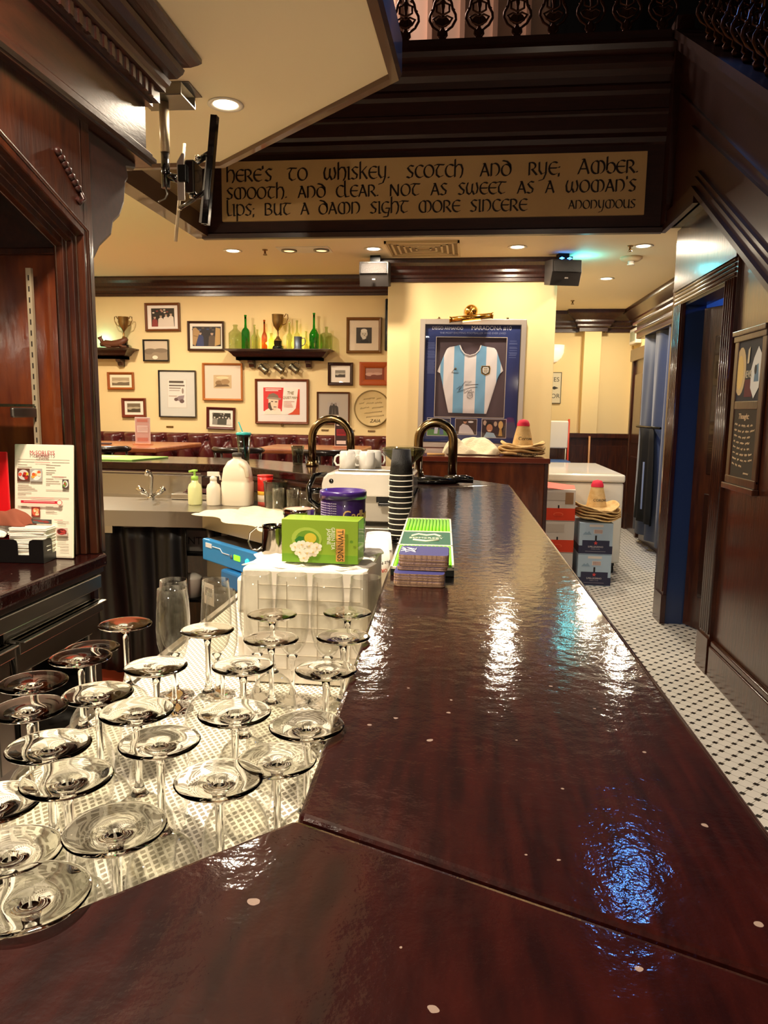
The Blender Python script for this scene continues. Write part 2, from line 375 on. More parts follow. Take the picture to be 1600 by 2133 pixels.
# door casing: fluted, with plain jambs
dj = struct('door_1', MB().box(XR+.001, XR+.13, 4.95, 5.02, 0, 2.1).box(XR+.001, XR+.13, 4.07, 4.15, 0, 2.1).box(XR+.001, XR+.13, 4.15, 4.95, 2.08, 2.1), mat('blue_black_gloss', '#26365c', .3, coat=.4))
m = MB()
for (ya, yb) in ((4.94, 5.12), (3.98, 4.15)):
    m.box(XR-.02, XR+.002, ya, yb, 0, 2.19)
    for k in range(5):
        yc = ya+.022+k*(yb-ya-.044)/4; m.tube([(XR-.02, yc, .22), (XR-.02, yc, 2.09)], .011, 8)
    m.box(XR-.032, XR, ya-.005, yb+.005, 0, .2)
m.box(XR-.02, XR+.002, 4.15, 4.94, 2.09, 2.19)
for k in range(4): m.tube([(XR-.02, 4.0, 2.105+k*.024), (XR-.02, 5.1, 2.105+k*.024)], .010, 8)
m.box(XR-.035, XR, 3.97, 5.13, 2.185, 2.205)
ob('door_casing', m, WOODV, dj)
# open door leaf
dr = struct('door_2', MB().box(0, .76, -.02, .02, .01, 2.06), WOODV, loc=(1.474, 4.945, 0), rot=(0, 0, math.radians(-66)), bevel=.003)
m = MB()
for (za, zb) in ((.22, .9), (1.02, 1.88)):
    for sy in (-1, 1): m.sweep([(0, 0), (.018, 0), (.012, .012), (0, .014)], [(0, 0)]*0 or [(0, 0), (1, 0)]) if False else m.box(.12, .64, sy*.021-.006, sy*.021+.006, za, zb)
ob('door_panel', m, mat('mahogany_dark_panel', '#24100b', .25, coat=.6), dr, bevel=.012)
m = MB(); m.tube([(.7, -.02, 1.0), (.7, -.07, 1.0)], .012); m.lathe([(0, 0), (.025, .004), (.03, .02), (.02, .035), (0, .04)], 20, T=Matrix.Translation((.7, -.06, 1.0)) @ Matrix.Rotation(PI/2, 4, 'X'))
ob('door_handle', m, BRASSD, dr)

# ---- ceilings
struct('ceiling', MB().box(-4.4, 2.2, 5.16, 9.5, 2.6, 2.68), CREAMC)
struct('ceiling_left', MB().box(-4.4, -1.87, -3, 5.16, 2.6, 2.68), CREAMC)
CAN = [(-1.87, 3.70), (-1.25, 3.70), (-.30, 2.81), (-.345, .9), (-1.1, .15), (-1.87, .15)]
struct('ceiling_canopy', MB().prism(CAN, 2.6, 2.74), CREAMC)
m = MB(); m.sweep([(-.02, 2.58), (.012, 2.58), (.022, 2.6), (.022, 2.72), (.01, 2.74), (-.01, 2.74), (-.01, 2.602), (-.02, 2.602)], CAN[0:6], side=-1)
struct('trim_3', m, mat('taupe_trim_wood', '#5a4030', .4, coat=.3))
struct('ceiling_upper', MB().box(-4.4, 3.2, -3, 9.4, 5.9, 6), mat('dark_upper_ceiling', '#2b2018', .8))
# left side of the well
struct('wall_well_left', MB().box(-1.99, -1.87, -.5, 5.16, 2.69, 3.72), CREAM)
m = MB(); m.sweep([(-.06, 2.57), (.04, 2.57), (.04, 2.69), (-.06, 2.69)], [(-1.87, 2.0), (-1.87, 5.14)], side=1); struct('trim_4', m, mat('taupe_trim_wood', '#5a4030', .4, coat=.3))
# fascia of the well, profiled, stepping out towards the top
prof = [(0, 2.555), (.045, 2.555), (.05, 2.585), (.02, 2.60), (.02, 3.10), (.035, 3.11), (.045, 3.14), (.035, 3.17), (.05, 3.19), (.05, 3.27), (.062, 3.28), (.062, 3.30), (.05, 3.31), (.05, 3.39), (.07, 3.41), (.07, 3.44), (.055, 3.46), (.06, 3.50), (.085, 3.53), (.12, 3.55), (.12, 3.575), (.10, 3.58), (.10, 3.60), (.14, 3.62), (.15, 3.65), (.14, 3.68), (.11, 3.69), (.11, 3.73), (-.1, 3.73), (-.1, 2.61), (0, 2.60)]
struct('wall_well_fascia', MB().sweep(prof, [(-1.87, 5.12), (1.2, 5.12)], side=1), WOODD)
struct('floor_gallery', MB().box(-4.2, 3, 5.2, 6.9, 3.55, 3.68), WOODD)
# gallery wall behind the railing: pale panels on the left, black on the right
m = MB(); m.box(-4.2, .56, 6.6, 6.75, 3.68, 5.9)
struct('wall_gallery', m, mat('pale_rose_panel', '#d9b9a4', .7))
m = MB()
for i in range(12): m.box(-2.6+i*.27, -2.56+i*.27, 6.56, 6.6, 3.7, 5.6)
struct('trim_5', m, mat('rose_trim', '#b8927c', .6))
struct('wall_gallery_right', MB().box(.56, 3, 6.5, 6.75, 3.68, 5.9), mat('near_black_wall', '#0b0a0d', .5))
struct('wall_stair_outer', MB().box(2.3, 2.4, -1.2, 6.6, 2.7, 5.9), mat('near_black_wall', '#0b0a0d', .5))

# ---- cornices at ceiling level
cor = [(0, 2.43), (.018, 2.43), (.018, 2.455), (.03, 2.46), (.03, 2.48), (.045, 2.50), (.045, 2.52), (.065, 2.545), (.095, 2.565), (.10, 2.585), (.10, 2.599), (0, 2.599)]
struct('trim_6', MB().sweep(cor, [(-4.2, Yb), (-.69, Yb)], side=1), WOOD)
struct('trim_7', MB().sweep(cor, [(-.69, 6.8), (-.69, 6.12), (.665, 6.12), (.665, 6.9)], side=1), WOOD)
cor2 = [(0, 2.36), (.02, 2.36), (.02, 2.40), (.05, 2.42), (.05, 2.44), (.08, 2.47), (.08, 2.49), (.13, 2.53), (.17, 2.56), (.18, 2.599), (0, 2.599)]
struct('trim_8', MB().sweep(cor2, [(.6, 9.3), (1.3, 9.3), (1.3, 9.17), (1.59, 9.17), (1.59, 9.3), (1.95, 9.3), (1.95, 5.3)], side=1), WOOD)
m = MB(); m.box(1.78, 1.95, 5.3, 8.4, 2.2, 2.37); m.box(1.74, 1.95, 5.3, 8.42, 2.34, 2.37); m.box(1.76, 1.95, 5.3, 8.41, 2.26, 2.29); struct('trim_9', m, WOOD, bevel=.008)
m = MB(); m.box(1.92, 1.95, 5.3, 8.35, 0, .17); m.box(1.93, 1.95, 5.3, 8.35, .17, .2); struct('baseboard_corridor', m, WOOD, bevel=.006)
# corridor door on the right wall
dd = struct('door_3', MB().box(1.93, 1.96, 8.5, 9.05, 0, 2.0), WOODV)
m = MB(); m.box(1.9, 1.95, 8.42, 8.5, 0, 2.1); m.box(1.9, 1.95, 9.05, 9.12, 0, 2.1); m.box(1.88, 1.95, 8.4, 9.12, 2.0, 2.14); ob('door_casing', m, WOODV, dd, bevel=.01)
m = MB()
for za, zb in ((.2, .9), (1.05, 1.85)): m.box(1.915, 1.94, 8.58, 8.97, za, zb)
ob('door_panel', m, WOODV, dd, bevel=.012)

# ================================================================ STAIR with raked string and balusters
st = thing('staircase', 'dark panelled stair string with raked mouldings descending towards the viewer on the right', 'stairs', (1.2, 5.1, 0))
def TY(poly): return [(y-5.1, z) for y, z in poly]
m = MB(); m.slab_yz(TY([(5.12, 2.6), (4.42, 2.6), (.12, .02), (.0, .02), (.0, .62), (4.68, 3.50), (5.0, 3.72), (5.12, 3.72)]), .03, .09)
ob('stair_string', m, WOODD, st)
m = MB()
def rake(y0, z0, y1, z1, w, x0, x1):
    m.slab_yz(TY([(y0, z0), (y1, z1), (y1, z1+w), (y0, z0+w)]), x0, x1)
sl = (2.60-.02)/(4.42-.12)
rake(4.42, 2.60, .12, .02, .10, -.0, .03); rake(4.40, 2.615, .14, .059, .03, -.022, .03); rake(4.42, 2.70, .12, .12, .03, .012, .04)
rake(4.6, 3.0, .0, .30, .03, .01, .03)
rake(4.9, 3.30, .0, .24, .02, .015, .03)
rake(4.95, 3.59, .0, .53, .1, -.01, .1); rake(4.95, 3.655, .0, .595, .05, -.03, .12)
m.box(0, .03, 4.42-5.1, .02, 2.56, 2.66); m.box(-.01, .09, -.12, .02, 2.6, 3.8)
ob('moulding', m, WOODD, st)
m = MB(); m.slab_yz(TY([(4.42, 2.60), (.12, .02), (.0, .02), (0, .1), (4.42, 2.7)]), .09, 1.1); m.box(.03, 1.1, 4.42-5.1, .02, 2.6, 2.68)
ob('soffit', m, WOODD, st)
m = MB()
for k in range(14):
    y = 4.7-k*.29; z = 3.50+.615*(y-4.68); m.box(.09, 1.1, y-5.1-.29, y-5.1, z-.19, z-.02)
ob('tread', m, WOODD, st)
def baluster(parent, x, y, z, mt, k_=1.35):
    m = MB()
    m.tube([(x-.035, y, z+.28), (x-.035, y, z+.95)], .006, 8); m.tube([(x+.035, y, z+.28), (x+.035, y, z+.95)], .006, 8)
    o2 = [(0, .02), (.02, .05), (.018, .075), (.045, .10), (.062, .14), (.06, .17), (.045, .205), (.04, .24), (.028, .27), (.016, .29), (0, .32)]
    m.tube([(x+a, y, z+b) for a, b in o2], .007, 6); m.tube([(x-a, y, z+b) for a, b in o2], .007, 6)
    m.lathe([(.018, 0), (.024, .02), (.014, .04), (.02, .06), (.008, .09), (.006, .2), (.01, .22), (.005, .3)], 10, c=(x, y, z), sy=.6)
    for s in (-1, 1):
        m.tube([(x, y, z+.10), (x+s*.03, y, z+.12), (x+s*.045, y, z+.15), (x+s*.02, y, z+.165), (x, y, z+.15)], .006, 6)
        m.tube([(x, y, z+.17), (x+s*.03, y, z+.19), (x+s*.03, y, z+.23), (x+s*.012, y, z+.24), (x, y, z+.26)], .006, 6)
        for q in range(3): m.lathe([(0, -.012), (.009, 0), (0, .012)], 8, c=(x+s*(.05-q*.012), y, z+.2+q*.03))
    m.grid(lambda u, v: (x+(u-.5)*.07*math.sin(PI*(v*.8+.15)), y+.004, z+.10+v*.07), 4, 4)
    m.v = [(x+(v[0]-x)*k_, v[1], v[2]) for v in m.v]
    return ob('baluster', m, mt, parent)
IRON = mat('bronzed_iron', '#4a2c20', .4, .7)
for k in range(9): y = 4.5-k*.155; baluster(st, .06, y-5.1, 3.50+.615*(y-4.68)+.04, IRON)
m = MB(); m.slab_yz(TY([(4.9, 4.55), (.5, 1.85), (.5, 1.92), (4.9, 4.62)]), .03, .1); ob('handrail', m, WOODD, st, bevel=.01)
gr = thing('gallery_railing', 'ornate cast-iron railing along the upper gallery above the lettered sign', 'railing', (0, 5.06, 3.73))
for px in (768, 845, 922, 998, 1077, 1152, 1230, 1305, 1380):
    baluster(gr, on_y(px, 60, 5.06).x, 0, 0, IRON)
ob('bottom_rail', MB().box(-1.87, 1.17, -.04, .04, -.0, .012), WOODD, gr); ob('handrail', MB().box(-1.87, 1.17, -.04, .04, .95, 1.0), WOODD, gr, bevel=.01)

# ================================================================ SIGN with uncial lettering
sg = thing('quote_sign', 'long tan lettered sign board fixed to the dark beam above the bar', 'sign', (-.322, 5.085, 2.86))
ob('board', MB().box(-1.402, 1.402, -.012, .012, -.193, .193), mat('tan_sign_board', '#d2ab78', .6, col2='#c79f6c', cscale=2), sg, bevel=.002)
def A(cx, cy, rx, ry, a0, a1, n=10): return [(cx+rx*math.cos(math.radians(a0+(a1-a0)*i/n)), cy+ry*math.sin(math.radians(a0+(a1-a0)*i/n))) for i in range(n+1)]
G = {}
def gl(ch, w, *st): G[ch] = (w, st)
gl('a', .85, [(.08, 0), (.42, 1)], [(.3, 1), (.42, 1), (.78, 0)], [(.2, .36), (.62, .36)])
gl('b', .8, [(.1, 1.3), (.1, .25)], A(.42, .42, .34, .42, 180, -150))
gl('c', .75, A(.48, .5, .4, .5, 50, 310))
gl('d', .9, A(.45, .45, .38, .45, 90, 450, 16), [(.82, .55), (.78, .85), (.5, 1.12), (.15, 1.2)])
gl('e', .78, A(.5, .5, .42, .5, 55, 305), [(.1, .52), (.72, .52)])
gl('g', .8, A(.45, .5, .4, .48, 55, 290), [(.4, .42), (.75, .42), (.68, .1), (.6, -.3), (.2, -.32)])
gl('h', .85, [(.12, 1.4), (.12, 0)], [(.12, .7), (.35, .98), (.62, .95), (.76, .6), (.72, .2), (.58, -.08)])
gl('i', .35, [(.05, .98), (.17, 1), (.17, 0), (.3, 0)])
gl('k', .8, [(.12, 1.4), (.12, 0)], [(.12, .45), (.65, 1)], [(.3, .6), (.72, 0)])
gl('l', .55, [(.1, 1.4), (.1, .3), (.2, 0), (.5, .05)])
gl('m', 1.25, A(.5, .5, .4, .5, 90, 285), [(.5, 1), (.66, .9), (.66, 0)], A(.78, .5, .38, .5, 100, -75))
gl('n', .9, [(.12, 1), (.12, 0)], A(.4, .5, .38, .5, 130, -70))
gl('o', .95, A(.47, .5, .4, .5, 90, 450, 16))
gl('p', .85, [(.12, 1), (.12, -.5)], A(.4, .5, .38, .48, 150, -140))
gl('r', .8, [(.12, 1), (.12, 0)], A(.3, .72, .32, .27, 120, -90), [(.35, .45), (.75, 0)])
gl('s', .7, [(.62, .92), (.35, 1), (.12, .8), (.3, .55), (.56, .35), (.5, .08), (.28, 0), (.06, .1)])
gl('t', .85, [(0, .95), (.2, 1.02), (.8, .98)], [(.4, 1), (.16, .6), (.18, .2), (.42, 0), (.7, .12)])
gl('u', .85, [(.12, 1), (.12, .25), (.3, 0), (.55, .05), (.7, .3)], [(.7, 1), (.7, 0), (.8, 0)])
gl('w', 1.2, [(.2, 1), (.08, .6), (.14, .15), (.35, 0), (.55, .25), (.6, .9)], [(.6, .3), (.75, 0), (.98, .1), (1.08, .5), (.95, 1)])
gl('y', .85, [(.12, 1), (.14, .35), (.35, .05), (.65, .2)], [(.7, 1), (.68, .1), (.5, -.35), (.15, -.45)])
gl('B', .85, [(.12, 1.05), (.12, 0)], A(.3, .78, .32, .25, 130, -90), A(.32, .28, .4, .28, 90, -120))
gl('N', 1.0, [(.12, 1), (.12, 0)], [(.12, 1), (.8, 0)], [(.8, 1), (.8, 0)])
gl('A', 1.0, [(.05, 0), (.5, 1.15)], [(.35, 1.15), (.5, 1.15), (.9, 0)], [(.2, .4), (.72, .4)])
gl(',', .3, [(.1, .1), (.16, .05)]); gl('.', .3, [(.1, .1), (.16, .05)]); gl("'", .25, [(.08, 1.25), (.1, 1.0)])
gl(';', .3, [(.1, .6), (.16, .55)], [(.12, .1), (.1, -.15)])
def pen(mb, pts, s, x, z):
    hw, hn, an = .066*s, .016*s, math.radians(28)
    dx, dz = hw*math.cos(an), hw*math.sin(an)
    for (a, b) in zip(pts[:-1], pts[1:]):
        ax, az, bx, bz = x+a[0]*s, z+a[1]*s, x+b[0]*s, z+b[1]*s
        L_ = math.hypot(bx-ax, bz-az) or 1; nx, nz = -(bz-az)/L_*hn, (bx-ax)/L_*hn
        # hull of the slanted nib dragged from a to b
        P_ = [(q[0]+sx_*dx+sn*nx, q[1]+sx_*dz+sn*nz) for q in ((ax, az), (bx, bz)) for sx_ in (-1, 1) for sn in (-1, 1)]
        P_ = sorted(set((round(p[0], 6), round(p[1], 6)) for p in P_))
        def cr(o, a_, b_): return (a_[0]-o[0])*(b_[1]-o[1])-(a_[1]-o[1])*(b_[0]-o[0])
        lo = []
        for p in P_:
            while len(lo) > 1 and cr(lo[-2], lo[-1], p) <= 0: lo.pop()
            lo.append(p)
        hi = []
        for p in reversed(P_):
            while len(hi) > 1 and cr(hi[-2], hi[-1], p) <= 0: hi.pop()
            hi.append(p)
        hull = lo[:-1]+hi[:-1]
        if len(hull) > 2: mb.slab_xz(hull, -.0145, -.0118)
def wline(mb, words, x0, x1, z, s):
    ws = [sum(G[c][0] for c in w)*s for w in words]; gap = (x1-x0-sum(ws))/max(1, len(words)-1)
    x = x0
    for w, L_ in zip(words, ws):
        for c in w:
            for st_ in G[c][1]: pen(mb, st_, s, x, z)
            x += G[c][0]*s
        x += gap
m = MB()
wline(m, ["here's", 'to', 'whiskey,', 'scotch', 'and', 'rye;', 'Amber,'], -1.37, 1.355, .062, .078)
wline(m, ['smooth,', 'and', 'clear.', 'Not', 'as', 'sweet', 'as', 'a', "woman's"], -1.37, 1.345, -.050, .0735)
wline(m, ['lips;', 'But', 'a', 'damn', 'sight', 'more', 'sincere'], -1.37, .66, -.158, .074)
wline(m, ['anonymous'], .92, 1.34, -.152, .052)
ob('lettering', m, mat('sign_ink', '#231208', .5), sg, keep=True)

# ================================================================ BAR
HB = 1.08
bar = thing('bar_counter', 'glossy dark red wooden bar running from the foreground towards the far room', 'bar counter', (0, 0, 0))
q0 = (-.127, .528); q1 = (.243, .376)
P_in2 = (-.205, 3.02); P_out2 = (.186, 3.24)
dg = Vector((-.147, -.151)).normalized()
n0 = (q0[0]+dg.x*1.5, q0[1]+dg.y*1.5); n1 = (q1[0]+dg.x*1.8, q1[1]+dg.y*1.8)
g = .0015
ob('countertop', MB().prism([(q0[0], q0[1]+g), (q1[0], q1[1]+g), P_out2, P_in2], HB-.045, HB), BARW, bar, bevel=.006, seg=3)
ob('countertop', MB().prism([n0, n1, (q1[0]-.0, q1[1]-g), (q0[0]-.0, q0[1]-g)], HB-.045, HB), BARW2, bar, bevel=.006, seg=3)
FI = [P_in2, (-.85, 3.60), (-1.35, 4.02), (-3.2, 4.05)]; FO = [P_out2, (.02, 3.46), (-1.0, 4.28), (-1.45, 4.58), (-3.2, 4.6)]
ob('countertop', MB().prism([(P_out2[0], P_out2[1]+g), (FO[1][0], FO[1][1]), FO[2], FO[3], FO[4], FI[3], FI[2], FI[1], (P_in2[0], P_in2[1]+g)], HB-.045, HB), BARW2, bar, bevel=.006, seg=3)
nose = [(0, HB-.042), (.006, HB-.044), (.012, HB-.036), (.014, HB-.026), (.012, HB-.016), (.006, HB-.010), (0, HB-.009)]
ob('edge_nosing', MB().sweep(nose, [FO[4], FO[3], FO[2], FO[1], P_out2, q1, n1], side=-1), mat('edge_varnish', '#2a0c08', .25, coat=.6), bar)
m = MB(); m.sweep([(0, HB-.13), (.0, HB-.045), (.05, HB-.045), (.05, HB-.06), (.03, HB-.075), (.03, HB-.12), (.02, HB-.13)], [FI[3], FI[2], FI[1], FI[0]], side=1)
ob('apron_moulding', m, WOOD, bar)
def off(poly, d):
    return [(p[0], p[1]-0) for p in poly]
m = MB()
m.prism([(.06, .50), (.20, .44), (.148, 3.2), (-.02, 3.1)], 0.001, HB-.045)
m.prism([(n0[0]+.07, n0[1]-.07), (n1[0]-.07, n1[1]+.07), (.20, .43), (.055, .49)], 0.001, HB-.045)
m.prism([(.148, 3.22), (0, 3.42), (-1.0, 4.24), (-1.45, 4.54), (-3.2, 4.56), (-3.2, 4.42), (-1.45, 4.38), (-1.05, 4.1), (-.05, 3.3)], 0.001, HB-.045)
ob('front_panel', m, WOODV, bar)
m = MB(); m.box(-.135, .05, .55, 3.0, .9, .92) ; m.prism([(-.127, .56), (-.107, .56), (-.185, 3.0), (-.205, 3.0)], .875, HB-.045)
ob('inner_panel', m, mat('worn_white_panel', '#cfc7b6', .5), bar)

# ================================================================ WORKTOP behind the bar (glass shelf, sink counter)
ws = thing('glass_shelf', 'stainless under-bar shelf carrying the upturned glasses', 'shelf', (0, 0, .88))
shp = [(-.62, 2.34), (-.62, .62), (-.96, .30), (-1.0, -.05), (-.72, -.05), (-.30, .36), (-.15, .535), (-.197, 2.34)]
ob('shelf_top', MB().prism(shp, -.03, -.006), STEEL, ws, bevel=.003)
ob('front_lip', MB().box(-.635, -.62, .6, 2.34, -.07, .004), STEEL, ws)
m = MB()
for x, y in ((-.58, .75), (-.58, 2.25), (-.24, 2.25), (-.2, .75)): m.tube([(x, y, -.03), (x, y, -.879)], .016)
ob('leg', m, STEEL, ws)
ob('back_panel', MB().box(-.2, -.19, .6, 2.3, -.8, -.03), mat('dark_under_bar', '#16110e', .6), ws)
mt = tag(ob('drainer_mat', MB().prism([(-.615, 2.32), (-.615, .62), (-.94, .30), (-.96, -.03), (-.735, -.03), (-.31, .375), (-.155, .54), (-.2, 2.32)], .8745, .8795), MESHM), 'white open-weave rubber mat under the upturned glasses', 'mat')
sk = thing('sink_counter', 'stainless steel sink counter with backsplash behind the dishwasher corner', 'counter', (0, 0, .9))
cp = [(-2.7, 3.28), (-1.257, 3.36), (-.787, 2.95), (-.63, 2.62), (-.63, 2.36), (-.20, 2.36), (-.215, 3.02), (-.86, 3.60), (-1.36, 4.02), (-2.7, 4.03)]
ob('worktop', MB().prism(cp, -.02, 0), STEEL, sk, bevel=.003)
m = MB(); m.sweep([(0, -.075), (.012, -.075), (.012, .002), (0, .002)], cp[0:5], side=1); ob('front_edge', m, STEEL, sk)
m = MB(); m.box(-2.68, -1.5, 3.985, 4.0, 0, .13); m.box(-2.68, -1.5, 3.97, 4.0, .125, .132); ob('backsplash', m, STEEL, sk)
m = MB(); m.box(-2.5, -1.75, 3.5, 3.86, -.2, -.18)
ob('basin', m, STEELD, sk)
for x, y in ((-1.24, 3.36), (-2.4, 3.34), (-.66, 2.42)):
    ob('leg', MB().tube([(x, y+.03, -.03), (x, y+.03, -.899)], .018), STEELD, sk)
ob('undershelf', MB().box(-2.3, -1.72, 3.35, 3.37, -.115, -.075), STEEL, sk)
# drape under the sink
m = MB(); m.grid(lambda u, v: (-1.86+u*.5, 3.40+.016*math.sin(u*19+v*2.5)+.008*math.sin(u*41+v*1.5)+.012*math.sin(u*7-v*3), .06+v*.75), 90, 12)
o = tag(ob('black_drape', m, mat('black_satin', '#070607', .5)), 'black drape hanging below the sink counter', 'curtain'); o.modifiers.new('s', 'SOLIDIFY').thickness = .004
# crates / dark storage under counter
m = MB(); m.box(-1.55, -1.27, 3.6, 3.9, .001, .8)
sto = thing('storage_rack', 'dark metal storage rack between the drape and the dishwasher', 'rack', (-1.42, 3.6, 0))
m = MB()
for x in (-.16, .16):
    for y in (-.12, .15): m.tube([(x, y, 0), (x, y, .84)], .012)
ob('post', m, BLACKM, sto)
for z in (.1, .42, .66): ob('shelf', MB().box(-.17, .17, -.13, .16, z, z+.015), BLACKM, sto)
cr = thing('crate', 'grey lettered crate on the top shelf under the worktop', 'crate', (-1.42, 3.56, .676))
ob('body', MB().box(-.13, .13, -.06, .14, 0, .11), mat('grey_card', '#55504a', .7), cr, bevel=.006); lettering('ORIENT', .055, flatc('#15120f'), cr, (0, -.062, .055))
jr = tag(ob('round_tub', MB().lathe([(.0, 0), (.05, 0), (.052, .09), (.055, .1), (.03, .115), (0, .116)], 24), mat('milky_tub', '#cfc8ba', .4)), 'round white lidded tub on the lower rack shelf', 'tub'); jr.location = (-1.40, 3.54, .436)
tb = tag(ob('drink_carton', MB().box(-.03, .03, -.03, .03, 0, .15), mat('carton_white', '#b9ae9c', .6), bevel=.004), 'small pale carton on the lowest rack shelf', 'carton'); tb.location = (-1.36, 3.55, .116)
fm = tag(ob('floor_mat', MB().box(-1.9, -.75, 1.6, 3.9, .001, .014), mat('red_rubber', '#a8442c', .6)), 'red rubber mat on the floor behind the bar', 'mat')
bf = MB().box(-1.9, -1.0, -.5, 1.6, .001, .012); tag(ob('floor_mat', bf, mat('dark_rubber', '#15110f', .7)), 'dark rubber mat on the floor beside the fridges', 'mat')
# dishwasher
dwp = on_z(440, 1108, .83)
dw = thing('dishwasher', 'under-counter dishwasher with blue control panel beside the glasses', 'dishwasher', (-1.0, 3.05, 0), math.radians(-42))
ob('body', MB().box(-.27, .3, 0, .5, .06, .80), STEELD, dw, bevel=.006)
ob('control_panel', MB().box(-.27, .3, -.02, .01, .70, .80), mat('blue_panel', '#2b8fd6', .35), dw, bevel=.005)
ob('door', MB().box(-.26, .29, -.03, 0, .1, .62), mat('grey_door_steel', '#6b655d', .35, .8), dw, bevel=.006)
ob('handle', MB().box(-.06, .29, -.045, -.0, .615, .695), mat('blue_handle', '#1f6fb0', .35), dw, bevel=.01)
ob('rating_label', MB().box(-.24, -.15, -.0315, -.03, .50, .60), flatc('#d8d2c4'), dw)
m = MB()
for i in range(6): m.box(-.225+i*.011, -.22+i*.011, -.0325, -.0314, .54, .58)
ob('label_print', m, flatc('#333333'), dw)
ob('button', MB().lathe([(0, 0), (.009, 0), (.009, .004), (0, .004)], 16, T=Matrix.Translation((.0, -.02, .755)) @ Matrix.Rotation(PI/2, 4, 'X')), mat('grey_button', '#6f7d88', .4), dw)
ob('display', MB().box(.02, .07, -.0225, -.02, .745, .768), mat('lit_display', '#1c5510', .4, emit='#7dff20', est=2.5), dw)
ob('indicator_lamp', MB().lathe([(0, 0), (.012, 0), (.010, .005), (0, .006)], 16, T=Matrix.Translation((.13, -.02, .755)) @ Matrix.Rotation(PI/2, 4, 'X')), mat('lit_teal', '#0c6655', .4, emit='#28ffd0', est=4), dw)
m = MB(); m.box(-.235, -.18, -.0225, -.02, .765, .785); m.tube([(-.17, -.022, .775), (-.1, -.022, .775), (-.08, -.022, .76), (-.02, -.022, .76)], .002, 6); ob('maker_mark', m, flatc('#e9f0f4'), dw)
# ================================================================ BACK BAR (left)
XB = -1.12
bb = thing('back_bar', 'tall dark mahogany back bar with chamfered arch, frieze and heavy cornice on the left', 'bar cabinet', (XB, 2.1, .95))
def by(y): return y-2.1
def bz(z): return z-.95
def slabf(mb, poly, x0, x1): mb.slab_yz([(by(y), bz(z)) for y, z in poly], x0, x1)
m = MB()
# front face with arched opening (three pieces around the hole), then stepped inner frames
YE = 2.135
def frame(mb, x0, x1, yo, zt, yi, zi, sl=.34, zm=2.11):
    slabf(mb, [(yi, .951), (yo, .951), (yo, zt), (yi, zt)], x0, x1)
    yk = yi-(zm-zi)/sl
    slabf(mb, [(yi, zi), (yi, zt), (yk, zt), (yk, zm)], x0, x1); slabf(mb, [(-.5, zm), (yk, zm), (yk, zt), (-.5, zt)], x0, x1)
frame(m, -.028, 0, YE, 2.21, 2.083, 1.885)
frame(m, -.05, -.028, YE, 2.21, 2.068, 1.868)
frame(m, -.075, -.05, YE, 2.21, 2.052, 1.852)
ob('arch_frame', m, WOODV, bb, bevel=.003)
m = MB()
for (ofs, r, x) in ((-.012, .006, -.05), (.004, .007, -.028), (.018, .006, .0), (-.028, .005, -.074)):
    yi, zi = 2.083+ofs, 1.885+ofs*1.1; yk = yi-(2.11+ofs-zi)/.34
    m.tube([(x, by(y), bz(z)) for y, z in [(yi, .952), (yi, zi), (yk, 2.11+ofs), (-.5, 2.11+ofs)]], r, 8)
ob('arch_moulding', m, WOODV, bb)
ob('end_panel', MB().box(-.6, -.045, by(2.085), by(YE), .001, bz(1.84)), REDWOOD, bb)
ob('upper_panel', MB().box(-.6, -.045, by(2.095), by(YE), bz(1.84), bz(2.21)), WOOD, bb)
ob('back_panel', MB().box(-.62, -.6, by(-.5), by(2.12), .001, bz(2.21)), REDWOOD, bb)
ob('inner_trim', MB().box(-.6, -.07, by(2.075), by(2.095), bz(1.835), bz(1.855)), WOODV, bb, bevel=.004)
# frieze, cornice
xf = .02
m = MB(); m.box(-.62, xf-.01, by(-.5), by(2.50), bz(2.25), bz(2.42)); ob('frieze', m, WOOD, bb)
pr = [(-.05, 2.205), (.005, 2.205), (.005, 2.215), (.018, 2.22), (.018, 2.232), (.008, 2.236), (.008, 2.246), (-.002, 2.256), (-.05, 2.256)]
pth = [(by(-.5)-0, ), ]
def sw(prf, inset=0):
    mm = MB(); mm.sweep([(o_, bz(z)) for o_, z in prf], [(xf-inset, by(-.5)), (xf-inset, by(2.50)-inset), (-.62, by(2.50)-inset)], side=1); return mm
ob('frieze_moulding', sw(pr), WOOD, bb)
pr2 = [(-.05, 2.40), (.012, 2.40), (.012, 2.412), (.03, 2.416), (.03, 2.452), (.045, 2.456), (.045, 2.47), (.055, 2.48), (.06, 2.495), (.05, 2.50), (.075, 2.51), (.09, 2.53), (.095, 2.545), (.085, 2.55), (.11, 2.56), (.13, 2.575), (.14, 2.585), (.14, 2.598), (-.05, 2.598)]
ob('cornice', sw(pr2), WOOD, bb)
for k in range(34): y = 2.47-k*.045; ob('dentil', MB().box(xf+.02, xf+.036, by(y-.018), by(y), bz(2.414), bz(2.45)), WOOD, bb)
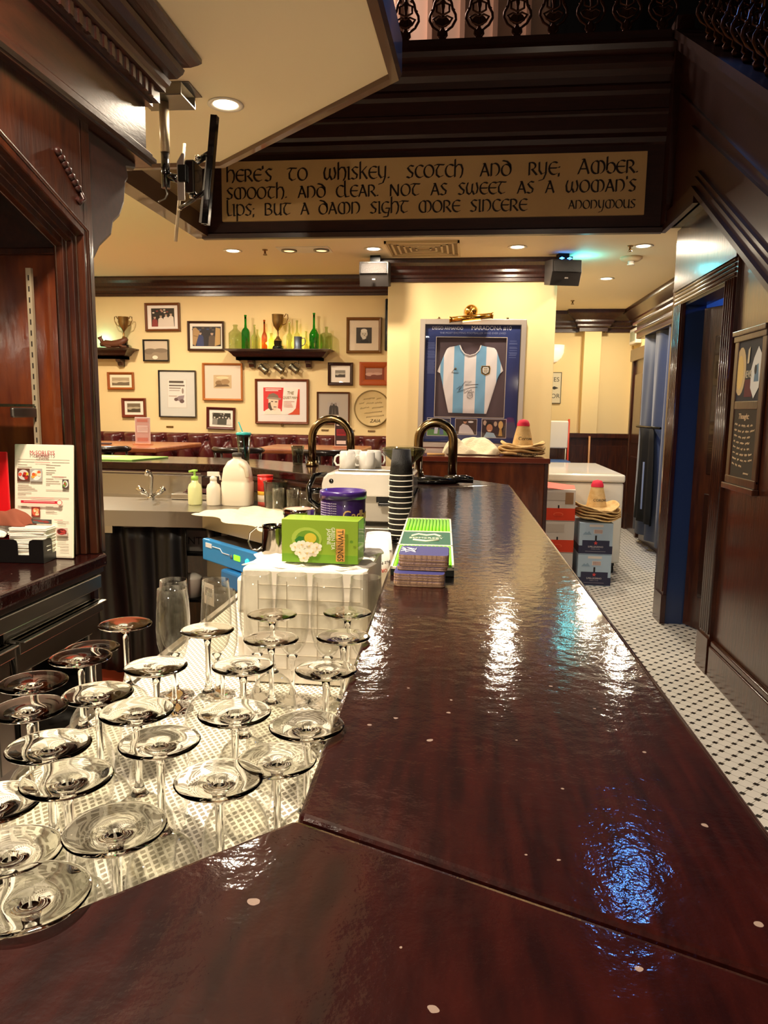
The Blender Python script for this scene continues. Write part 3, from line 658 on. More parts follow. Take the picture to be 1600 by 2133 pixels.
# corbel under the frieze end
cs = [(2.13, 2.21), (2.47, 2.21), (2.46, 2.18), (2.40, 2.165), (2.41, 2.14), (2.385, 2.115), (2.37, 2.05), (2.335, 2.0), (2.29, 1.97), (2.275, 1.93), (2.2, 1.88), (2.13, 1.80)]
m = MB(); slabf(m, cs, -.14, -.01); ob('corbel', m, WOODD, bb, bevel=.012, seg=3)
m = MB()                                                        # carved fruit drop on the spandrel
for k in range(7): m.lathe([(0, -.012), (.013, -.004), (.013, .005), (0, .013)], 12, c=(.004, by(1.955+k*.016), bz(2.075-k*.011)), sx=.7)
m.tube([(.004, by(2.06), bz(2.005)), (.008, by(2.075), bz(1.985)), (.004, by(2.06), bz(1.97)), (.004, by(2.045), bz(1.98))], .006, 8)
ob('carved_drop', m, WOODD, bb)
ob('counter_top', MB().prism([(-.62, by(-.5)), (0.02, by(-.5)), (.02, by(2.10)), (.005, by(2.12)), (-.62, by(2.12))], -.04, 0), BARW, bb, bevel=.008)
ob('counter_edge', MB().box(-.6, .0, by(-.5), by(2.115), -.06, -.04), WOODD, bb)
m = MB(); m.box(-.6, -.02, by(2.09), by(2.115), -.949, -.06); m.box(-.6, -.03, by(-.5), by(2.1), -.949, -.9); ob('plinth', m, WOODD, bb)
tr = thing('shelf_upright', 'slotted metal shelf track with glass shelf clip inside the back bar', 'shelf bracket', (-1.27, 2.043, .96))
m = MB(); m.box(-.008, .008, -.006, .005, 0, .83); ob('track', m, mat('pale_track', '#b7a78c', .4, .5), tr)
m = MB()
for k in range(26): m.box(-.002, .002, -.0065, -.0055, .02+k*.031, .035+k*.031)
ob('slot', m, flatc('#1b120d'), tr)
ob('glass_shelf', MB().box(-.26, -.0, -.28, -.008, .435, .443), mat('green_edge_glass', '#8fd0b0', .05, trans=1), tr)
ob('bracket', MB().box(-.006, .006, -.12, -.006, .405, .433), STEELD, tr, bevel=.004)
# fridges below
def fridge(y0, y1, lab, zt=.83):
    f = thing('bar_fridge', lab, 'fridge', (-1.14, (y0+y1)/2, 0)); w = (y1-y0)/2
    ob('cabinet', MB().box(-.5, -.01, -w, w, .055, .835), STEELD, f)
    m = MB(); m.box(-.01, .02, -w+.004, w-.004, .72, zt); m.box(-.01, .02, -w+.004, w-.004, .08, .16); m.box(-.01, .02, -w+.004, -w+.07, .16, .72); m.box(-.01, .02, w-.07, w-.004, .16, .72)
    ob('door', m, STEEL, f, bevel=.006)
    ob('door_glass', MB().box(.0, .006, -w+.06, w-.06, .15, .73), mat('dark_fridge_glass', '#0a0c0d', .08, coat=.5), f)
    m = MB(); m.slab_yz([(-w+.004, zt), (w-.004, zt), (w-.004, zt-.035), (-w+.004, zt-.035)], .02, .032); m.slab_yz([(-w+.004, zt-.004), (w-.004, zt-.004), (w-.004, zt), (-w+.004, zt)], .0, .045)
    ob('handle', m, STEEL, f, bevel=.003)
    return f
fridge(1.655, 2.085, 'stainless bar fridge with dark glass door, the one next to the black drape', .81)
fridge(1.2, 1.64, 'stainless bar fridge with dark glass door at the left edge of the photo', .81)
tag(ob('counter_rail', MB().box(-1.138, -1.112, 1.15, 2.085, .845, .888), STEEL, bevel=.003), 'stainless steel rail above the two bar fridges', 'rail')

# ---- on the back counter
cd = thing('napkin_caddy', 'black plastic napkin and straw caddy on the back counter', 'caddy', (-1.20, 1.93, .951), math.radians(4))
m = MB()
m.box(-.30, .0, 0, .135, 0, .004)
def notch(x0, x1, zt, nl, nr, zb):   # wall in XZ with a rounded notch
    return [(x0, 0), (x1, 0), (x1, zt)]+[(nr+.012-.012*math.cos(a*PI/8+0), zt-.0+0) for a in ()]+[(nr+.012, zt), (nr+.003, zt-.004), (nr, zt-.014), (nr, zb), (nl, zb), (nl, zt-.014), (nl-.003, zt-.004), (nl-.012, zt), (x0, zt)]
m.slab_xz(notch(-.30, 0, .068, -.075, -.043, .022), -.003, .0)
m.slab_xz(notch(-.30, 0, .068, -.075, -.043, .022), .135, .138)
m.slab_yz(notch(0, .135, .068, .05, .085, .022), -.003, .0); m.box(-.303, -.3, 0, .135, 0, .06); m.box(-.122, -.12, 0, .135, 0, .06)
ob('holder', m, BLACK, cd, bevel=.001)
for k in range(22):
    z = .957+k*.0042; j = random.uniform(-.003, .003)
    nb = MB(); nb.box(-.055, .055, -.055, .055, 0, .0036)
    if k == 0: nap0 = ob('paper_napkin', nb, PAPER, bevel=.0012); nn = nap0
    else: nn = nap0.copy(); COL.objects.link(nn)
    nn.location = (-1.262+j, 1.999+random.uniform(-.003, .003), z); nn.rotation_euler = (0, 0, math.radians(4+random.uniform(-3, 3)))
    tag(nn, 'square white paper napkin stacked in the black caddy' if k < 21 else 'topmost white paper napkin of the stack in the black caddy', 'napkin', 'paper napkins in the caddy')
m = MB(); m.grid(lambda u, v: ((u-.5)*.124*(1+.05*math.sin(v*9)), (v-.5)*.12, .003*math.sin(u*5+v*4)+.004), 8, 8)
nn.data = nap0.data
def crumple(name, w, d, h, material, seed, fold=5, nu=46, nv=34, sharp=1.0):
    rnd = random.Random(seed); ph = [rnd.uniform(0, 6) for _ in range(8)]
    def fn(u, v):
        x = (u-.5)*w; y = (v-.5)*d; r = max(abs(u-.5), abs(v-.5))*2
        e = max(0, 1-r**6)
        z = h*e*(.55+.22*math.sin(u*fold*2+ph[0]+2*math.sin(v*4+ph[1]))+.18*math.sin(v*fold*2.3+ph[2]+1.5*math.sin(u*6+ph[3]))+.10*math.sin((u+v)*fold*4+ph[4]))+.003*math.sin(u*30+ph[5])*math.sin(v*26)+.004
        x += .04*w*math.sin(v*11+ph[5])*(.3+r); y += .05*d*math.sin(u*13+ph[6])*(.3+r)
        return (x, y, max(.002, z))
    mb = MB(); mb.grid(fn, nu, nv); o = ob(name, mb, material); o.modifiers.new('s', 'SOLIDIFY').thickness = .003; s_ = o.modifiers.new('sub', 'SUBSURF'); s_.levels = 1; s_.render_levels = 1
    return o
o = tag(crumple('white_cloth', .2, .15, .06, CLOTH, 3, 3), 'folded white cloth lying over the caddy beside the napkins', 'cloth'); o.location = (-1.43, 1.99, 1.02)
o = tag(crumple('brown_cloth', .24, .1, .05, mat('rust_brown_cloth', '#8a4a35', .9), 9, 3), 'rust brown cloth bunched behind the white one', 'cloth'); o.location = (-1.40, 2.005, 1.045); o.rotation_euler = (0, 0, .1)
# menu stack leaning on the end panel
mn = thing('menu', 'tall cream laminated food menu leaning on the panel of the back bar', 'menu', (-1.245, 2.0, .952), rot=(math.radians(-5), 0, 0))
mw, mh = .185, .335
m = MB(); m.box(-mw/2, mw/2, 0, .008, 0, mh); ob('sheet', m, mat('menu_card', '#eadfca', .35, coat=.3), mn, bevel=.003)
it = [('#eadfca', ('r', .01, .01, .99, .99)), ('#b0424a', ('r', .40, .905, .60, .91)), ('#7c3a3c', ('r', .42, .88, .58, .884)), ('#9a8a78', ('r', .06, .868, .95, .872))]
def tl(x0, x1, y, c='#8a7a6a'): it.append((c, ('r', x0, y, x1, y+.004)))
for (x0, x1, y) in ((.06, .35, .845), (.65, .95, .845), (.06, .22, .82), (.55, .8, .82), (.06, .3, .80), (.55, .7, .8), (.55, .72, .775), (.55, .7, .755), (.55, .65, .74), (.65, .9, .72), (.55, .68, .70), (.55, .78, .68), (.55, .8, .66), (.55, .62, .645), (.06, .25, .64), (.06, .3, .625), (.06, .36, .61), (.06, .4, .595), (.06, .3, .57), (.06, .2, .555), (.55, .9, .60), (.06, .95, .53), (.06, .22, .45), (.06, .26, .44), (.55, .68, .45), (.55, .8, .435), (.55, .7, .41), (.55, .75, .40), (.75, .95, .32), (.75, .9, .3), (.75, .95, .18), (.75, .9, .15), (.75, .95, .12), (.8, .95, .09), (.8, .95, .06)): tl(x0, x1, y)
for (x0, x1, y) in ((.37, .63, .845), (.7, .86, .72), (.3, .7, .53), (.7, .85, .335)): tl(x0, x1, y, '#c2404a')
def foodpic(x0, y0, x1, y1, cs):
    it.append((cs[0], ('r', x0, y0, x1, y1))); w, h = x1-x0, y1-y0; rr = random.Random(int(x0*99+y0*77))
    it.append((cs[1], ('e', x0+w*.5, y0+h*.5, w*.42, h*.4)))
    for k in range(9): it.append((cs[2+k % (len(cs)-2)], ('e', x0+w*rr.uniform(.22, .78), y0+h*rr.uniform(.25, .75), w*.14, h*.12)))
foodpic(.06, .675, .28, .79, ['#5a3428', '#c9c2bc', '#b0281c', '#d8503a', '#7a1a14', '#e8c23a'])
foodpic(.29, .675, .5, .79, ['#a8a49c', '#e4dfd6', '#e8a040', '#f0d8b0', '#d0582a'])
foodpic(.85, .62, .96, .70, ['#4a3a34', '#d0cfc8', '#6a9a4a', '#a03a2a'])
foodpic(.32, .36, .47, .45, ['#7a2a20', '#c8563a', '#e8a06a', '#f0c8a0'])
foodpic(.75, .20, .95, .27, ['#c8b0a4', '#8a2a24', '#b03a34', '#501512'])
foodpic(.32, .30, .68, .34, ['#3a3c3a', '#5a605c', '#8a3a34'])
it += [('#c21f34', ('r', .15, .482, .78, .506)), ('#f4ece0', ('r', .2, .495, .74, .498)), ('#c21f34', ('e', .82, .494, .045, .024)), ('#eadfca', ('e', .82, .494, .038, .02))]
flat('printed_page', it, mw-.004, mh-.004, mn, (0, -.0006, mh/2), d=.00012)
lettering('McSORLEYS', .017, flatc('#b0424a'), mn, (0, -.0075, mh*.925), sx=.9, ext=.0003); lettering('$78', .008, flatc('#b0424a'), mn, (.058, -.0092, mh*.494), ext=.0003)
lettering('ALE HOUSE', .008, flatc('#7c3a3c'), mn, (0, -.0075, mh*.893), ext=.0003)
o = tag(ob('red_folder', MB().box(-.03, .03, -.004, .004, 0, .24), mat('red_plastic', '#d3141c', .3, coat=.4), bevel=.003), 'bright red folder standing at the left edge of the back bar', 'folder'); o.location = (-1.372, 2.0, 1.04); o.location.z = .952; o.data.transform(Matrix.Diagonal((1, 1, 1.3, 1)))

# ================================================================ GLASSES
def wine_glass(name, label, group, flute=False):
    t = thing(name, label, 'glass', (0, 0, 0), group=group)
    if flute:
        # foot 0, rim .215
        foot = [(0, .0), (.027, 0), (.029, 0), (.030, .0), (.032, .0015), (.030, .003), (.015, .006), (.006, .012)]
        stem = [(.006, .0121), (.0038, .025), (.0036, .055), (.0045, .07), (.009, .078), (.003, .080), (0, .0805)]
        bowl = [(.0035, .081), (.013, .085), (.021, .098), (.0265, .122), (.0275, .145), (.026, .175), (.0235, .215)]
    else:
        foot = [(0, .0), (.012, 0), (.031, 0), (.0335, .0), (.034, .0), (.0368, .0006), (.0378, .0015), (.0372, .0024), (.035, .003), (.028, .0037), (.018, .0048), (.010, .0068), (.0066, .0095), (.0055, .014)]
        stem = [(.0055, .0141), (.004, .025), (.0036, .05), (.0038, .078), (.006, .088), (.010, .093), (.004, .095), (0, .0955)]
        bowl = [(.0045, .0962), (.016, .099), (.026, .108), (.033, .122), (.0365, .140), (.0365, .158), (.034, .182), (.0305, .207)]
    fo = ob('foot', MB().lathe(foot, 44), FOOTG, t); es_ = fo.modifiers.new('e', 'EDGE_SPLIT'); es_.split_angle = math.radians(28); ob('stem', MB().lathe(stem, 16), GLASS, t)
    # thin wall, with real thickness
    inner = [(max(.0005, r-.0011), z+(.0012 if i == 0 else 0)) for i, (r, z) in enumerate(bowl)]
    ob('bowl', MB().open_lathe(bowl+inner[::-1], 40), THIN, t)
    return t
GLS = [  # foot centre pixel, phrase
 (261, 1301, 'farthest back on the left, its foot tilted up before the black drape'), (192, 1351, 'back left, half hidden behind its neighbour'), (168, 1370, 'back left, just in front of the hidden one'),
 (432, 1313, 'between the two pairs of flutes and the white box'), (567, 1281, 'closest against the white box on its left half'), (565, 1332, 'second out from the white box'),
 (724, 1277, 'against the white box at its right corner'), (715, 1327, 'second out from the right corner of the white box'), (325, 1389, 'in front of the left pair of flutes'),
 (506, 1387, 'in front of the right pair of flutes'), (679, 1396, 'beside the bar edge in front of the white box'), (69, 1422, 'at the left edge beside the fridge, rear of two'),
 (204, 1446, 'in the third row, right of the two by the fridge'), (62, 1477, 'at the left edge beside the fridge, front of two'), (285, 1482, 'in the middle of the mat, left of centre'),
 (489, 1486, 'in the middle of the mat, right of centre'), (639, 1512, 'cut by the bar edge halfway down'), (102, 1555, 'third row from the front, leftmost'),
 (333, 1546, 'third row from the front, in the centre'), (577, 1584, 'beside the mitre corner of the bar'), (140, 1622, 'second row from the front, left'),
 (456, 1624, 'second row from the front, right'), (240, 1726, 'nearest large foot in front, centre'), (-12, 1674, 'cut by the left photo edge, upper of two'), (19, 1778, 'cut by the left photo edge, lower of two'), (62, 1868, 'lowest in the photo, cut by the near bar edge')]
g0 = None; MATZ = .880
for i, (px, py, ph) in enumerate(GLS):
    zs_ = {1: .85, 19: .92, 23: .9, 24: .92}.get(i, 1); h = .207*zs_; p = on_z(px, py, MATZ+h-.002)
    lab = 'upturned wine glass '+ph
    tl_ = (random.uniform(-.012, .012), random.uniform(-.012, .012)) if i else (0, .0)
    if g0 is None: g0 = wine_glass('wine_glass', lab, 'upturned wine glasses on the mat'); gg = g0
    else: gg = dup(g0, (0, 0, 0), lab)
    gg.location = (p.x, p.y, MATZ+h); gg.rotation_euler = (PI, 0, 0); gg.scale = (1, 1, zs_)
fl = None
for (px, py, ph, rimz) in ((357, 1224, 'front left of the four standing before the drape', 1.097), (361, 1206, 'rear left of the four standing before the drape', 1.097), (460, 1228, 'front right of the four standing before the drape', 1.097), (449, 1206, 'rear right of the four standing before the drape', 1.097),
                 (534, 1171, 'leftmost of four standing before the white box', 1.097), (608, 1175, 'second from the left before the white box', 1.097), (683, 1176, 'third from the left before the white box', 1.097), (763, 1174, 'rightmost before the white box', 1.097)):
    p = on_z(px, py, .880+.217); lab = 'upright champagne flute, '+ph
    if px > 500: p = on_y(px, py, 1.225); p.z = 1.1
    if fl is None: fl = wine_glass('champagne_flute', lab, 'upright flutes on the mat', True); gg = fl
    else: gg = dup(fl, (0, 0, 0), lab)
    gg.location = (p.x, p.y, MATZ+.0005)
    if px > 500: gg.scale = (1.12, 1.12, (p.z+.012-MATZ)/.215)

# ================================================================ ON THE GLASS SHELF: white box and what stands on it
wb = thing('white_bin', 'white ruled plastic box standing on the mat under the tea carton', 'box', (-.30, 1.4, MATZ+.001))
ob('body', MB().prism([(-.115, -.10), (.115, -.10), (.122, -.09), (.122, .13), (-.115, .13)], 0, .224), mat('white_enamel', '#ece4d6', .4), wb, bevel=.006)
m = MB()
for k in range(7): m.box(-.085, .11, -.1012, -.0995, .03+k*.027, .0308+k*.027)
for x in (-.085, -.03, .028, .09): m.box(x, x+.0009, -.1012, -.0995, .03, .2)
ob('ruled_lines', m, flatc('#b8ac9a'), wb)
ob('side_tab', MB().box(-.131, -.115, -.085, -.03, .02, .09).box(-.131, -.115, -.085, -.03, .13, .2), mat('white_enamel', '#ece4d6', .4), wb, bevel=.006)
o = tag(crumple('folded_towel', .235, .21, .006, CLOTH, 5, 3), 'white towel spread on top of the white box', 'towel'); o.location = (-.298, 1.42, 1.1025)
TZ = 1.1125
tb = thing('tea_carton', 'green jasmine tea carton lying on its side on the white box', 'carton', (-.272, 1.325, TZ), math.radians(-1.5))
GT = mat('leaf_green_card', '#7fa022', .4, coat=.3, col2='#93b32e', cscale=3)
ob('box', MB().box(-.0735, .0735, 0, .062, 0, .082), GT, tb, bevel=.0012)
its = [('#5f9a1e', ('r', .0, .0, .76, .16)), ('#8fae2c', ('r', .0, .16, 1, 1))]
its = [('#88a82a', ('r', 0, 0, 1, 1)), ('#6f9f22', ('r', 0, 0, 1, .2)), ('#a9c24a', ('e', .33, .56, .2, .27)), ('#6c9a24', ('e', .34, .54, .155, .22)), ('#d7c23a', ('e', .38, .58, .08, .12)), ('#2f7a2a', [(.17, .52), (.23, .62), (.30, .6), (.28, .5), (.2, .46)])]
rr = random.Random(4)
for (cx, cy) in ((.18, .36), (.27, .42), (.37, .40), (.47, .38), (.25, .25), (.35, .24), (.43, .27), (.31, .13)):
    for k in range(5):
        a = k*1.256+cx*9; its.append((('#f7efdc', '#efe2c6')[k % 2], ('e', cx+.04*math.cos(a), cy+.06*math.sin(a), .034, .05)))
    its.append(('#e3c878', ('e', cx, cy, .012, .018)))
its += [('#f3b45a', ('r', .73, .08, .845, .84)), ('#5e8a1c', ('e', .93, .55, .022, .035))]
flat('printed_front', its, .146, .081, tb, (0, -.0006, .041), d=.0002)
lettering('TWININGS', .0158, flatc('#1a1410'), tb, (.0425, -.0172, .038), (PI/2, PI/2, 0), sx=.76, ext=.0003)
lettering('GREEN TEA', .010, flatc('#f0efe0'), tb, (.029, -.0172, .051), (PI/2, PI/2, 0), sx=.8, ext=.0003)
lettering('JASMINE', .010, flatc('#f0efe0'), tb, (.021, -.0172, .054), (PI/2, PI/2, 0), sx=.8, ext=.0003)
lettering('OF LONDON', .005, flatc('#5a4428'), tb, (.0355, -.0172, .036), (PI/2, PI/2, 0), ext=.0003)
tn = thing('cocoa_tin', 'purple hot chocolate tin behind the tea carton on the white box', 'tin', (-.249, 1.448, TZ)); tn.scale = (1, 1, 1.12)
PUR = mat('purple_print', '#2c1650', .35, coat=.4, col2='#3a1d66', cscale=4)
ob('body', MB().lathe([(0, 0), (.044, 0), (.0455, .003), (.0455, .098), (.0445, .1)], 48), PUR, tn)
ob('lid', MB().lathe([(.0445, .0985), (.0475, .0985), (.0475, .110), (.046, .1125), (.043, .1125), (.0415, .107), (0, .107)], 48), mat('purple_lid', '#3c2270', .3, coat=.4), tn)
def wrap_text(body, size, material, parent, r, ang, z, sx=1, name='lettering', rz=0):
    o = lettering(body, size, material, parent, (0, 0, 0), (0, 0, 0), .0004, 'CENTER', 1, name=name)
    for v in o.data.vertices:
        x, y, zz = v.co; x *= sx; a = ang+x/r
        v.co = ((r+zz)*math.sin(a), -(r+zz)*math.cos(a), z+y)
    o.data.update(); return o
wrap_text('Cadbury', .026, mat('gold_ink', '#e9c07a', .35), tn, .0459, 1.12, .070)
wrap_text('HOT CHOC', .009, flatc('#f2e8e0'), tn, .0459, 1.0, .050)
for k in range(9): wrap_text('instructions for a mug of cocoa', .0036, flatc('#b8a8c8'), tn, .0459, -.62, .092-k*.0043)
m = MB(); m.grid(lambda u, v: ((.0460)*math.sin(.55+u*.5), -.0460*math.cos(.55+u*.5), .001+v*.045*(math.sin(u*PI)**.5)), 12, 6); ob('caramel_swirl', m, mat('copper_print', '#8a4a1c', .35), tn)
jr = thing('shaker_jar', 'steel jar with dusty pink lid behind the tea carton', 'jar', (-.338, 1.44, TZ)); jr.scale = (1, 1, 1.22)
ob('body', MB().lathe([(0, 0), (.031, 0), (.031, .06), (.0325, .062), (.0325, .07), (.031, .0715), (.029, .0715), (.0285, .066), (0, .066)], 36), CHROME, jr)
ob('lid', MB().lathe([(0, .066), (.0285, .066), (.0285, .071), (0, .0715)], 36), mat('dusty_pink', '#d69a86', .6), jr)
jg = thing('milk_jug', 'steel milk jug with loop handle at the left end of the white box', 'jug', (-.388, 1.435, TZ-.006))
ob('body', MB().open_lathe([(0, 0), (.026, 0), (.027, .004), (.0245, .05), (.0255, .058), (.0245, .058), (.0232, .05), (.0255, .006), (0, .003)], 36), mat('dark_mirror_steel', '#9a948a', .1, 1), jg)
ob('handle', MB().tube([(-.0245, 0, .052), (-.038, 0, .052), (-.052, 0, .04), (-.056, 0, .022), (-.049, 0, .006), (-.036, 0, .006), (-.026, 0, .012)], .003, 10, flat=.5), CHROME, jg)

# inverted paper cups behind the box
def cup(name, label, group, r0, r1, h, body, rim, lip=.0022, seg=36, text=None):
    t = thing(name, label, 'cup', (0, 0, 0), group=group)
    ob('wall', MB().open_lathe([(0, .004), (r0-.001, .004), (r0, 0), (r1, h), (r1-.0012, h), (r0-.0012, .006), (0, .006)], seg), body, t)
    ob('rim', MB().open_lathe([(r1-.001, h-lip), (r1+lip*.8, h-lip*.6), (r1+lip*.9, h+lip*.3), (r1-.001, h+lip*.4), (r1-.001, h-lip)], seg), rim, t)
    return t
PC = mat('white_cup_card', '#eee8dc', .5)
c0 = cup('paper_cup', 'upturned white paper cup with red and black print behind the white box, front one', 'upturned white paper cups', .031, .044, .11, PC, PC)
wrap_text('ALE HOUSE', .013, flatc('#231a16'), c0, .0362, 2.7, .045, name='black_print'); wrap_text('ORIGINAL', .012, flatc('#d23a2c'), c0, .0385, 2.9, .062, name='red_print')
c0.location = (-.222, 1.70, .881+.16+.05); c0.rotation_euler = (PI, 0, 0)
def cupdup(loc, lab): return dup(c0, loc, lab, rot=(PI, 0, 0))
c0.location = (-.214, 1.70, .9915)
cupdup((-.300+.012, 1.80, .9915), 'upturned white paper cup behind the white box, rear one')
cupdup((-.222, 1.83, .9915), 'upturned white paper cup behind the white box, between the lids and the bar edge')
for k, (x, y) in enumerate(((-.222, 1.70), (-.222, 1.70))): pass
for (x, y, w_) in ((-.214, 1.70, 'front'), (-.222, 1.83, 'rear')):
    for k, q in enumerate(('second', 'third', 'top')): cupdup((x, y, .9915+.032*(k+1)), 'upturned white paper cup behind the white box, %s of the %s nested pile' % (q, w_))
# black lids
ctx, cty = -.249, 2.72
def lid_mesh():
    return MB().lathe([(0, .0), (.044, 0), (.046, .003), (.0455, .008), (.042, .009), (.041, .018), (.038, .019), (.036, .015), (0, .014)], 36)
ld0 = None
for (x, y, z, lab) in ((ctx, cty, .9015, 'black coffee cup lid under the cup tower, lower'), (ctx, cty, .918, 'black coffee cup lid under the cup tower, upper'), (-.36, 2.1, .88, 'black coffee cup lid lying behind the white box, bottom of its pile'), (-.36, 2.1, .896, 'black coffee cup lid, middle of the pile behind the white box'), (-.358, 2.102, .912, 'black coffee cup lid, top of the pile behind the white box'), (-.25, 2.12, .88, 'black coffee cup lid beside the cup tower, lower'), (-.252, 2.12, .896, 'black coffee cup lid beside the cup tower, upper')):
    if ld0 is None: ld0 = ob('cup_lid', lid_mesh(), BLACKG); l = ld0
    else: l = ld0.copy(); COL.objects.link(l)
    l.location = (x, y, z); tag(l, lab, 'lid', 'black cup lids')
# cup tower
BC = mat('black_ripple_card', '#121110', .6, bump=.3, bscale=200); WR = mat('white_rim_card', '#ece6d8', .5)
ords = ['second', 'third', 'fourth', 'fifth', 'sixth', 'seventh', 'eighth', 'ninth', 'tenth', 'eleventh']
k0 = cup('coffee_cup', 'upturned black ripple coffee cup with white rim, lowest in the tall tower', 'black coffee cups stacked in a tower', .0335, .044, .096, BC, WR, .003)
for k in range(12):
    o = k0 if k == 0 else dup(k0, (0, 0, 0), 'upturned black ripple coffee cup, %s from the bottom of the tower' % ords[k-1] if k < 11 else 'upturned black ripple coffee cup, topmost of the tower with its whole side showing')
    o.location = (ctx+.0008*(k % 3), cty, .935+k*.0204+.096); o.rotation_euler = (PI, 0, 0)

# espresso machine
es = thing('espresso_machine', 'white and steel espresso machine behind the cup tower', 'coffee machine', (-.395, 2.86, .901))
WE = mat('white_machine_enamel', '#e9e2d4', .25, coat=.6)
hp = [(-.185, .155), (-.185, .20), (-.178, .228), (-.16, .245), (-.13, .252), (.185, .252), (.185, .155)]
ob('head', MB().slab_xz(hp, 0, .22), WE, es, bevel=.008)
ob('cup_tray', MB().box(-.12, .17, .02, .22, .252, .262), STEEL, es, bevel=.002)
ob('rear_body', MB().box(-.16, .18, .12, .17, .0, .155), STEEL, es, bevel=.004)
ob('splash_panel', MB().box(-.05, .185, .04, .12, .05, .155), mat('pale_steel', '#c9c2b4', .35, .4), es, bevel=.004)
ob('brew_group', MB().box(.035, .115, .01, .05, .13, .158).box(.045, .105, -.003, .02, .118, .132), BLACK, es, bevel=.004)
ob('drip_tray', MB().box(-.17, .18, -.03, .16, .0, .035), STEELD, es, bevel=.004)
ob('badge', MB().lathe([(0, 0), (.009, 0), (.009, .003), (0, .003)], 20, T=Matrix.Translation((-.145, 0, .215)) @ Matrix.Rotation(PI/2, 4, 'X')), BLACKG, es)
m = MB(); m.tube([(-.17, .03, .24), (-.215, .0, .235), (-.232, -.02, .19), (-.225, -.03, .14), (-.195, -.02, .115), (-.18, .0, .13)], .011, 12); m.tube([(-.225, -.02, .175), (-.165, .03, .175)], .012, 12)
ob('group_handle', m, BLACKG, es)
hp_ = thing('bean_hopper', 'smoky clear bean hopper on the espresso machine', 'hopper', (-.262, 2.98, 1.165))
ob('bin', MB().open_lathe([(.03, 0), (.05, .03), (.085, .06), (.088, .075), (.086, .075), (.083, .061), (.048, .032), (.028, 0)], 32), SMOKE, hp_)
ob('lid', MB().lathe([(0, .075), (.09, .075), (.09, .082), (.05, .088), (0, .09)], 32), SMOKE, hp_)
def mug(label, loc, rz):
    t = thing('china_mug', label, 'mug', loc, group='white china mugs on the espresso machine')
    ob('body', MB().open_lathe([(0, .0), (.026, 0), (.031, .006), (.033, .03), (.033, .07), (.0305, .07), (.030, .03), (.028, .008), (0, .005)], 32), WHITEC, t)
    ob('handle', MB().tube([(.031, 0, .058), (.045, 0, .058), (.053, 0, .044), (.05, 0, .026), (.04, 0, .018), (.030, 0, .018)], .004, 10), WHITEC, t)
    t.rotation_euler = (PI, 0, rz); return t
mg = mug('white china mug upturned on the espresso machine, leftmost front', (-.485, 2.92, 1.234), PI)
dup(mg, (-.405, 2.92, 1.234), 'white china mug upturned on the espresso machine, second front', rot=(PI, 0, PI))
dup(mg, (-.47, 3.01, 1.234), 'white china mug upturned on the espresso machine, behind the leftmost', rot=(PI, 0, 2.2))
dup(mg, (-.39, 3.01, 1.234), 'white china mug upturned on the espresso machine, behind the second', rot=(PI, 0, .6))

# ---- on the bar
pk = thing('coaster_tray', 'green ribbed card tray with dark green band on the bar', 'tray', (-.094, 1.72, HB+.001), math.radians(2))
tw, tdp = .062, .33
m = MB(); m.box(-tw, tw, -tdp, tdp, 0, .012); ob('base', m, mat('black_green_card', '#17201a', .5), pk)
m = MB(); m.box(-tw, -tw+.004, -tdp, tdp, .012, .016); m.box(tw-.004, tw, -tdp, tdp, .012, .016); m.box(-tw, tw, -tdp, -tdp+.006, .012, .016); m.box(-tw, tw, tdp-.006, tdp, .012, .016); m.box(-tw, tw, .10, .108, .012, .016); m.box(-tw, tw, -.09, -.082, .012, .016)
ob('border', m, flatc('#e9e6cf'), pk)
for k in range(13):
    x = -tw+.008+k*(2*tw-.016)/12
    ob('rib', MB().tube([(x, -tdp+.006, .012), (x, -.09, .012)], .0042, 8), mat('lime_ribs', '#7ed62a', .5), pk); ob('rib', MB().tube([(x, .108, .012), (x, tdp-.006, .012)], .0042, 8), mat('lime_ribs', '#7ed62a', .5), pk)
ob('band', MB().box(-tw+.004, tw-.004, -.082, .10, .012, .0145), mat('bottle_green_card', '#1f5f4a', .5), pk)
lettering('SOMERSBY', .024, flatc('#e8ecd0'), pk, (.0, .01, .0150), (0, 0, 0), ext=.0003, sx=.72, align='CENTER')
m = MB(); m.tube([(-.035, .035, .0152), (-.02, .06, .0152), (.0, .045, .0152), (.02, .06, .0152), (.035, .035, .0152)], .003, 6); m.tube([(-.03, -.02, .0152), (0, -.035, .0152), (.03, -.02, .0152)], .003, 6); ob('emblem', m, flatc('#e8ecd0'), pk)
CE = mat('coaster_pulp_edge', '#b59273', .85, bump=.3, bscale=300); CT = mat('navy_coaster_face', '#3a3c78', .5)
def rsq(r, c, n=5):
    pts = []
    for (sx_, sy_, a0) in ((1, 1, 0), (-1, 1, 90), (-1, -1, 180), (1, -1, 270)):
        for i in range(n+1): a = math.radians(a0+90*i/n); pts.append((sx_*(r-c)+c*math.cos(a), sy_*(r-c)+c*math.sin(a)))
    return pts
def coaster(lab, group):
    t = thing('beer_coaster', lab, 'coaster', (0, 0, 0), group=group)
    ob('board', MB().prism(rsq(.0465, .01), 0, .0013), CE, t); ob('face', MB().prism(rsq(.0463, .01), .0013, .00155), CT, t); return t
b0 = coaster('square beer coaster with pulp edge in the low stack at the front on the bar', 'coasters in the low front stack')
for k in range(14):
    o = b0 if k == 0 else dup(b0, (0, 0, 0), b0['label'])
    o.location = (-.083+random.uniform(-.0006, .0006), 1.345+random.uniform(-.001, .001), HB+.0008+k*.0017); o.rotation_euler = (0, 0, math.radians(1+random.uniform(-.8, .8)))
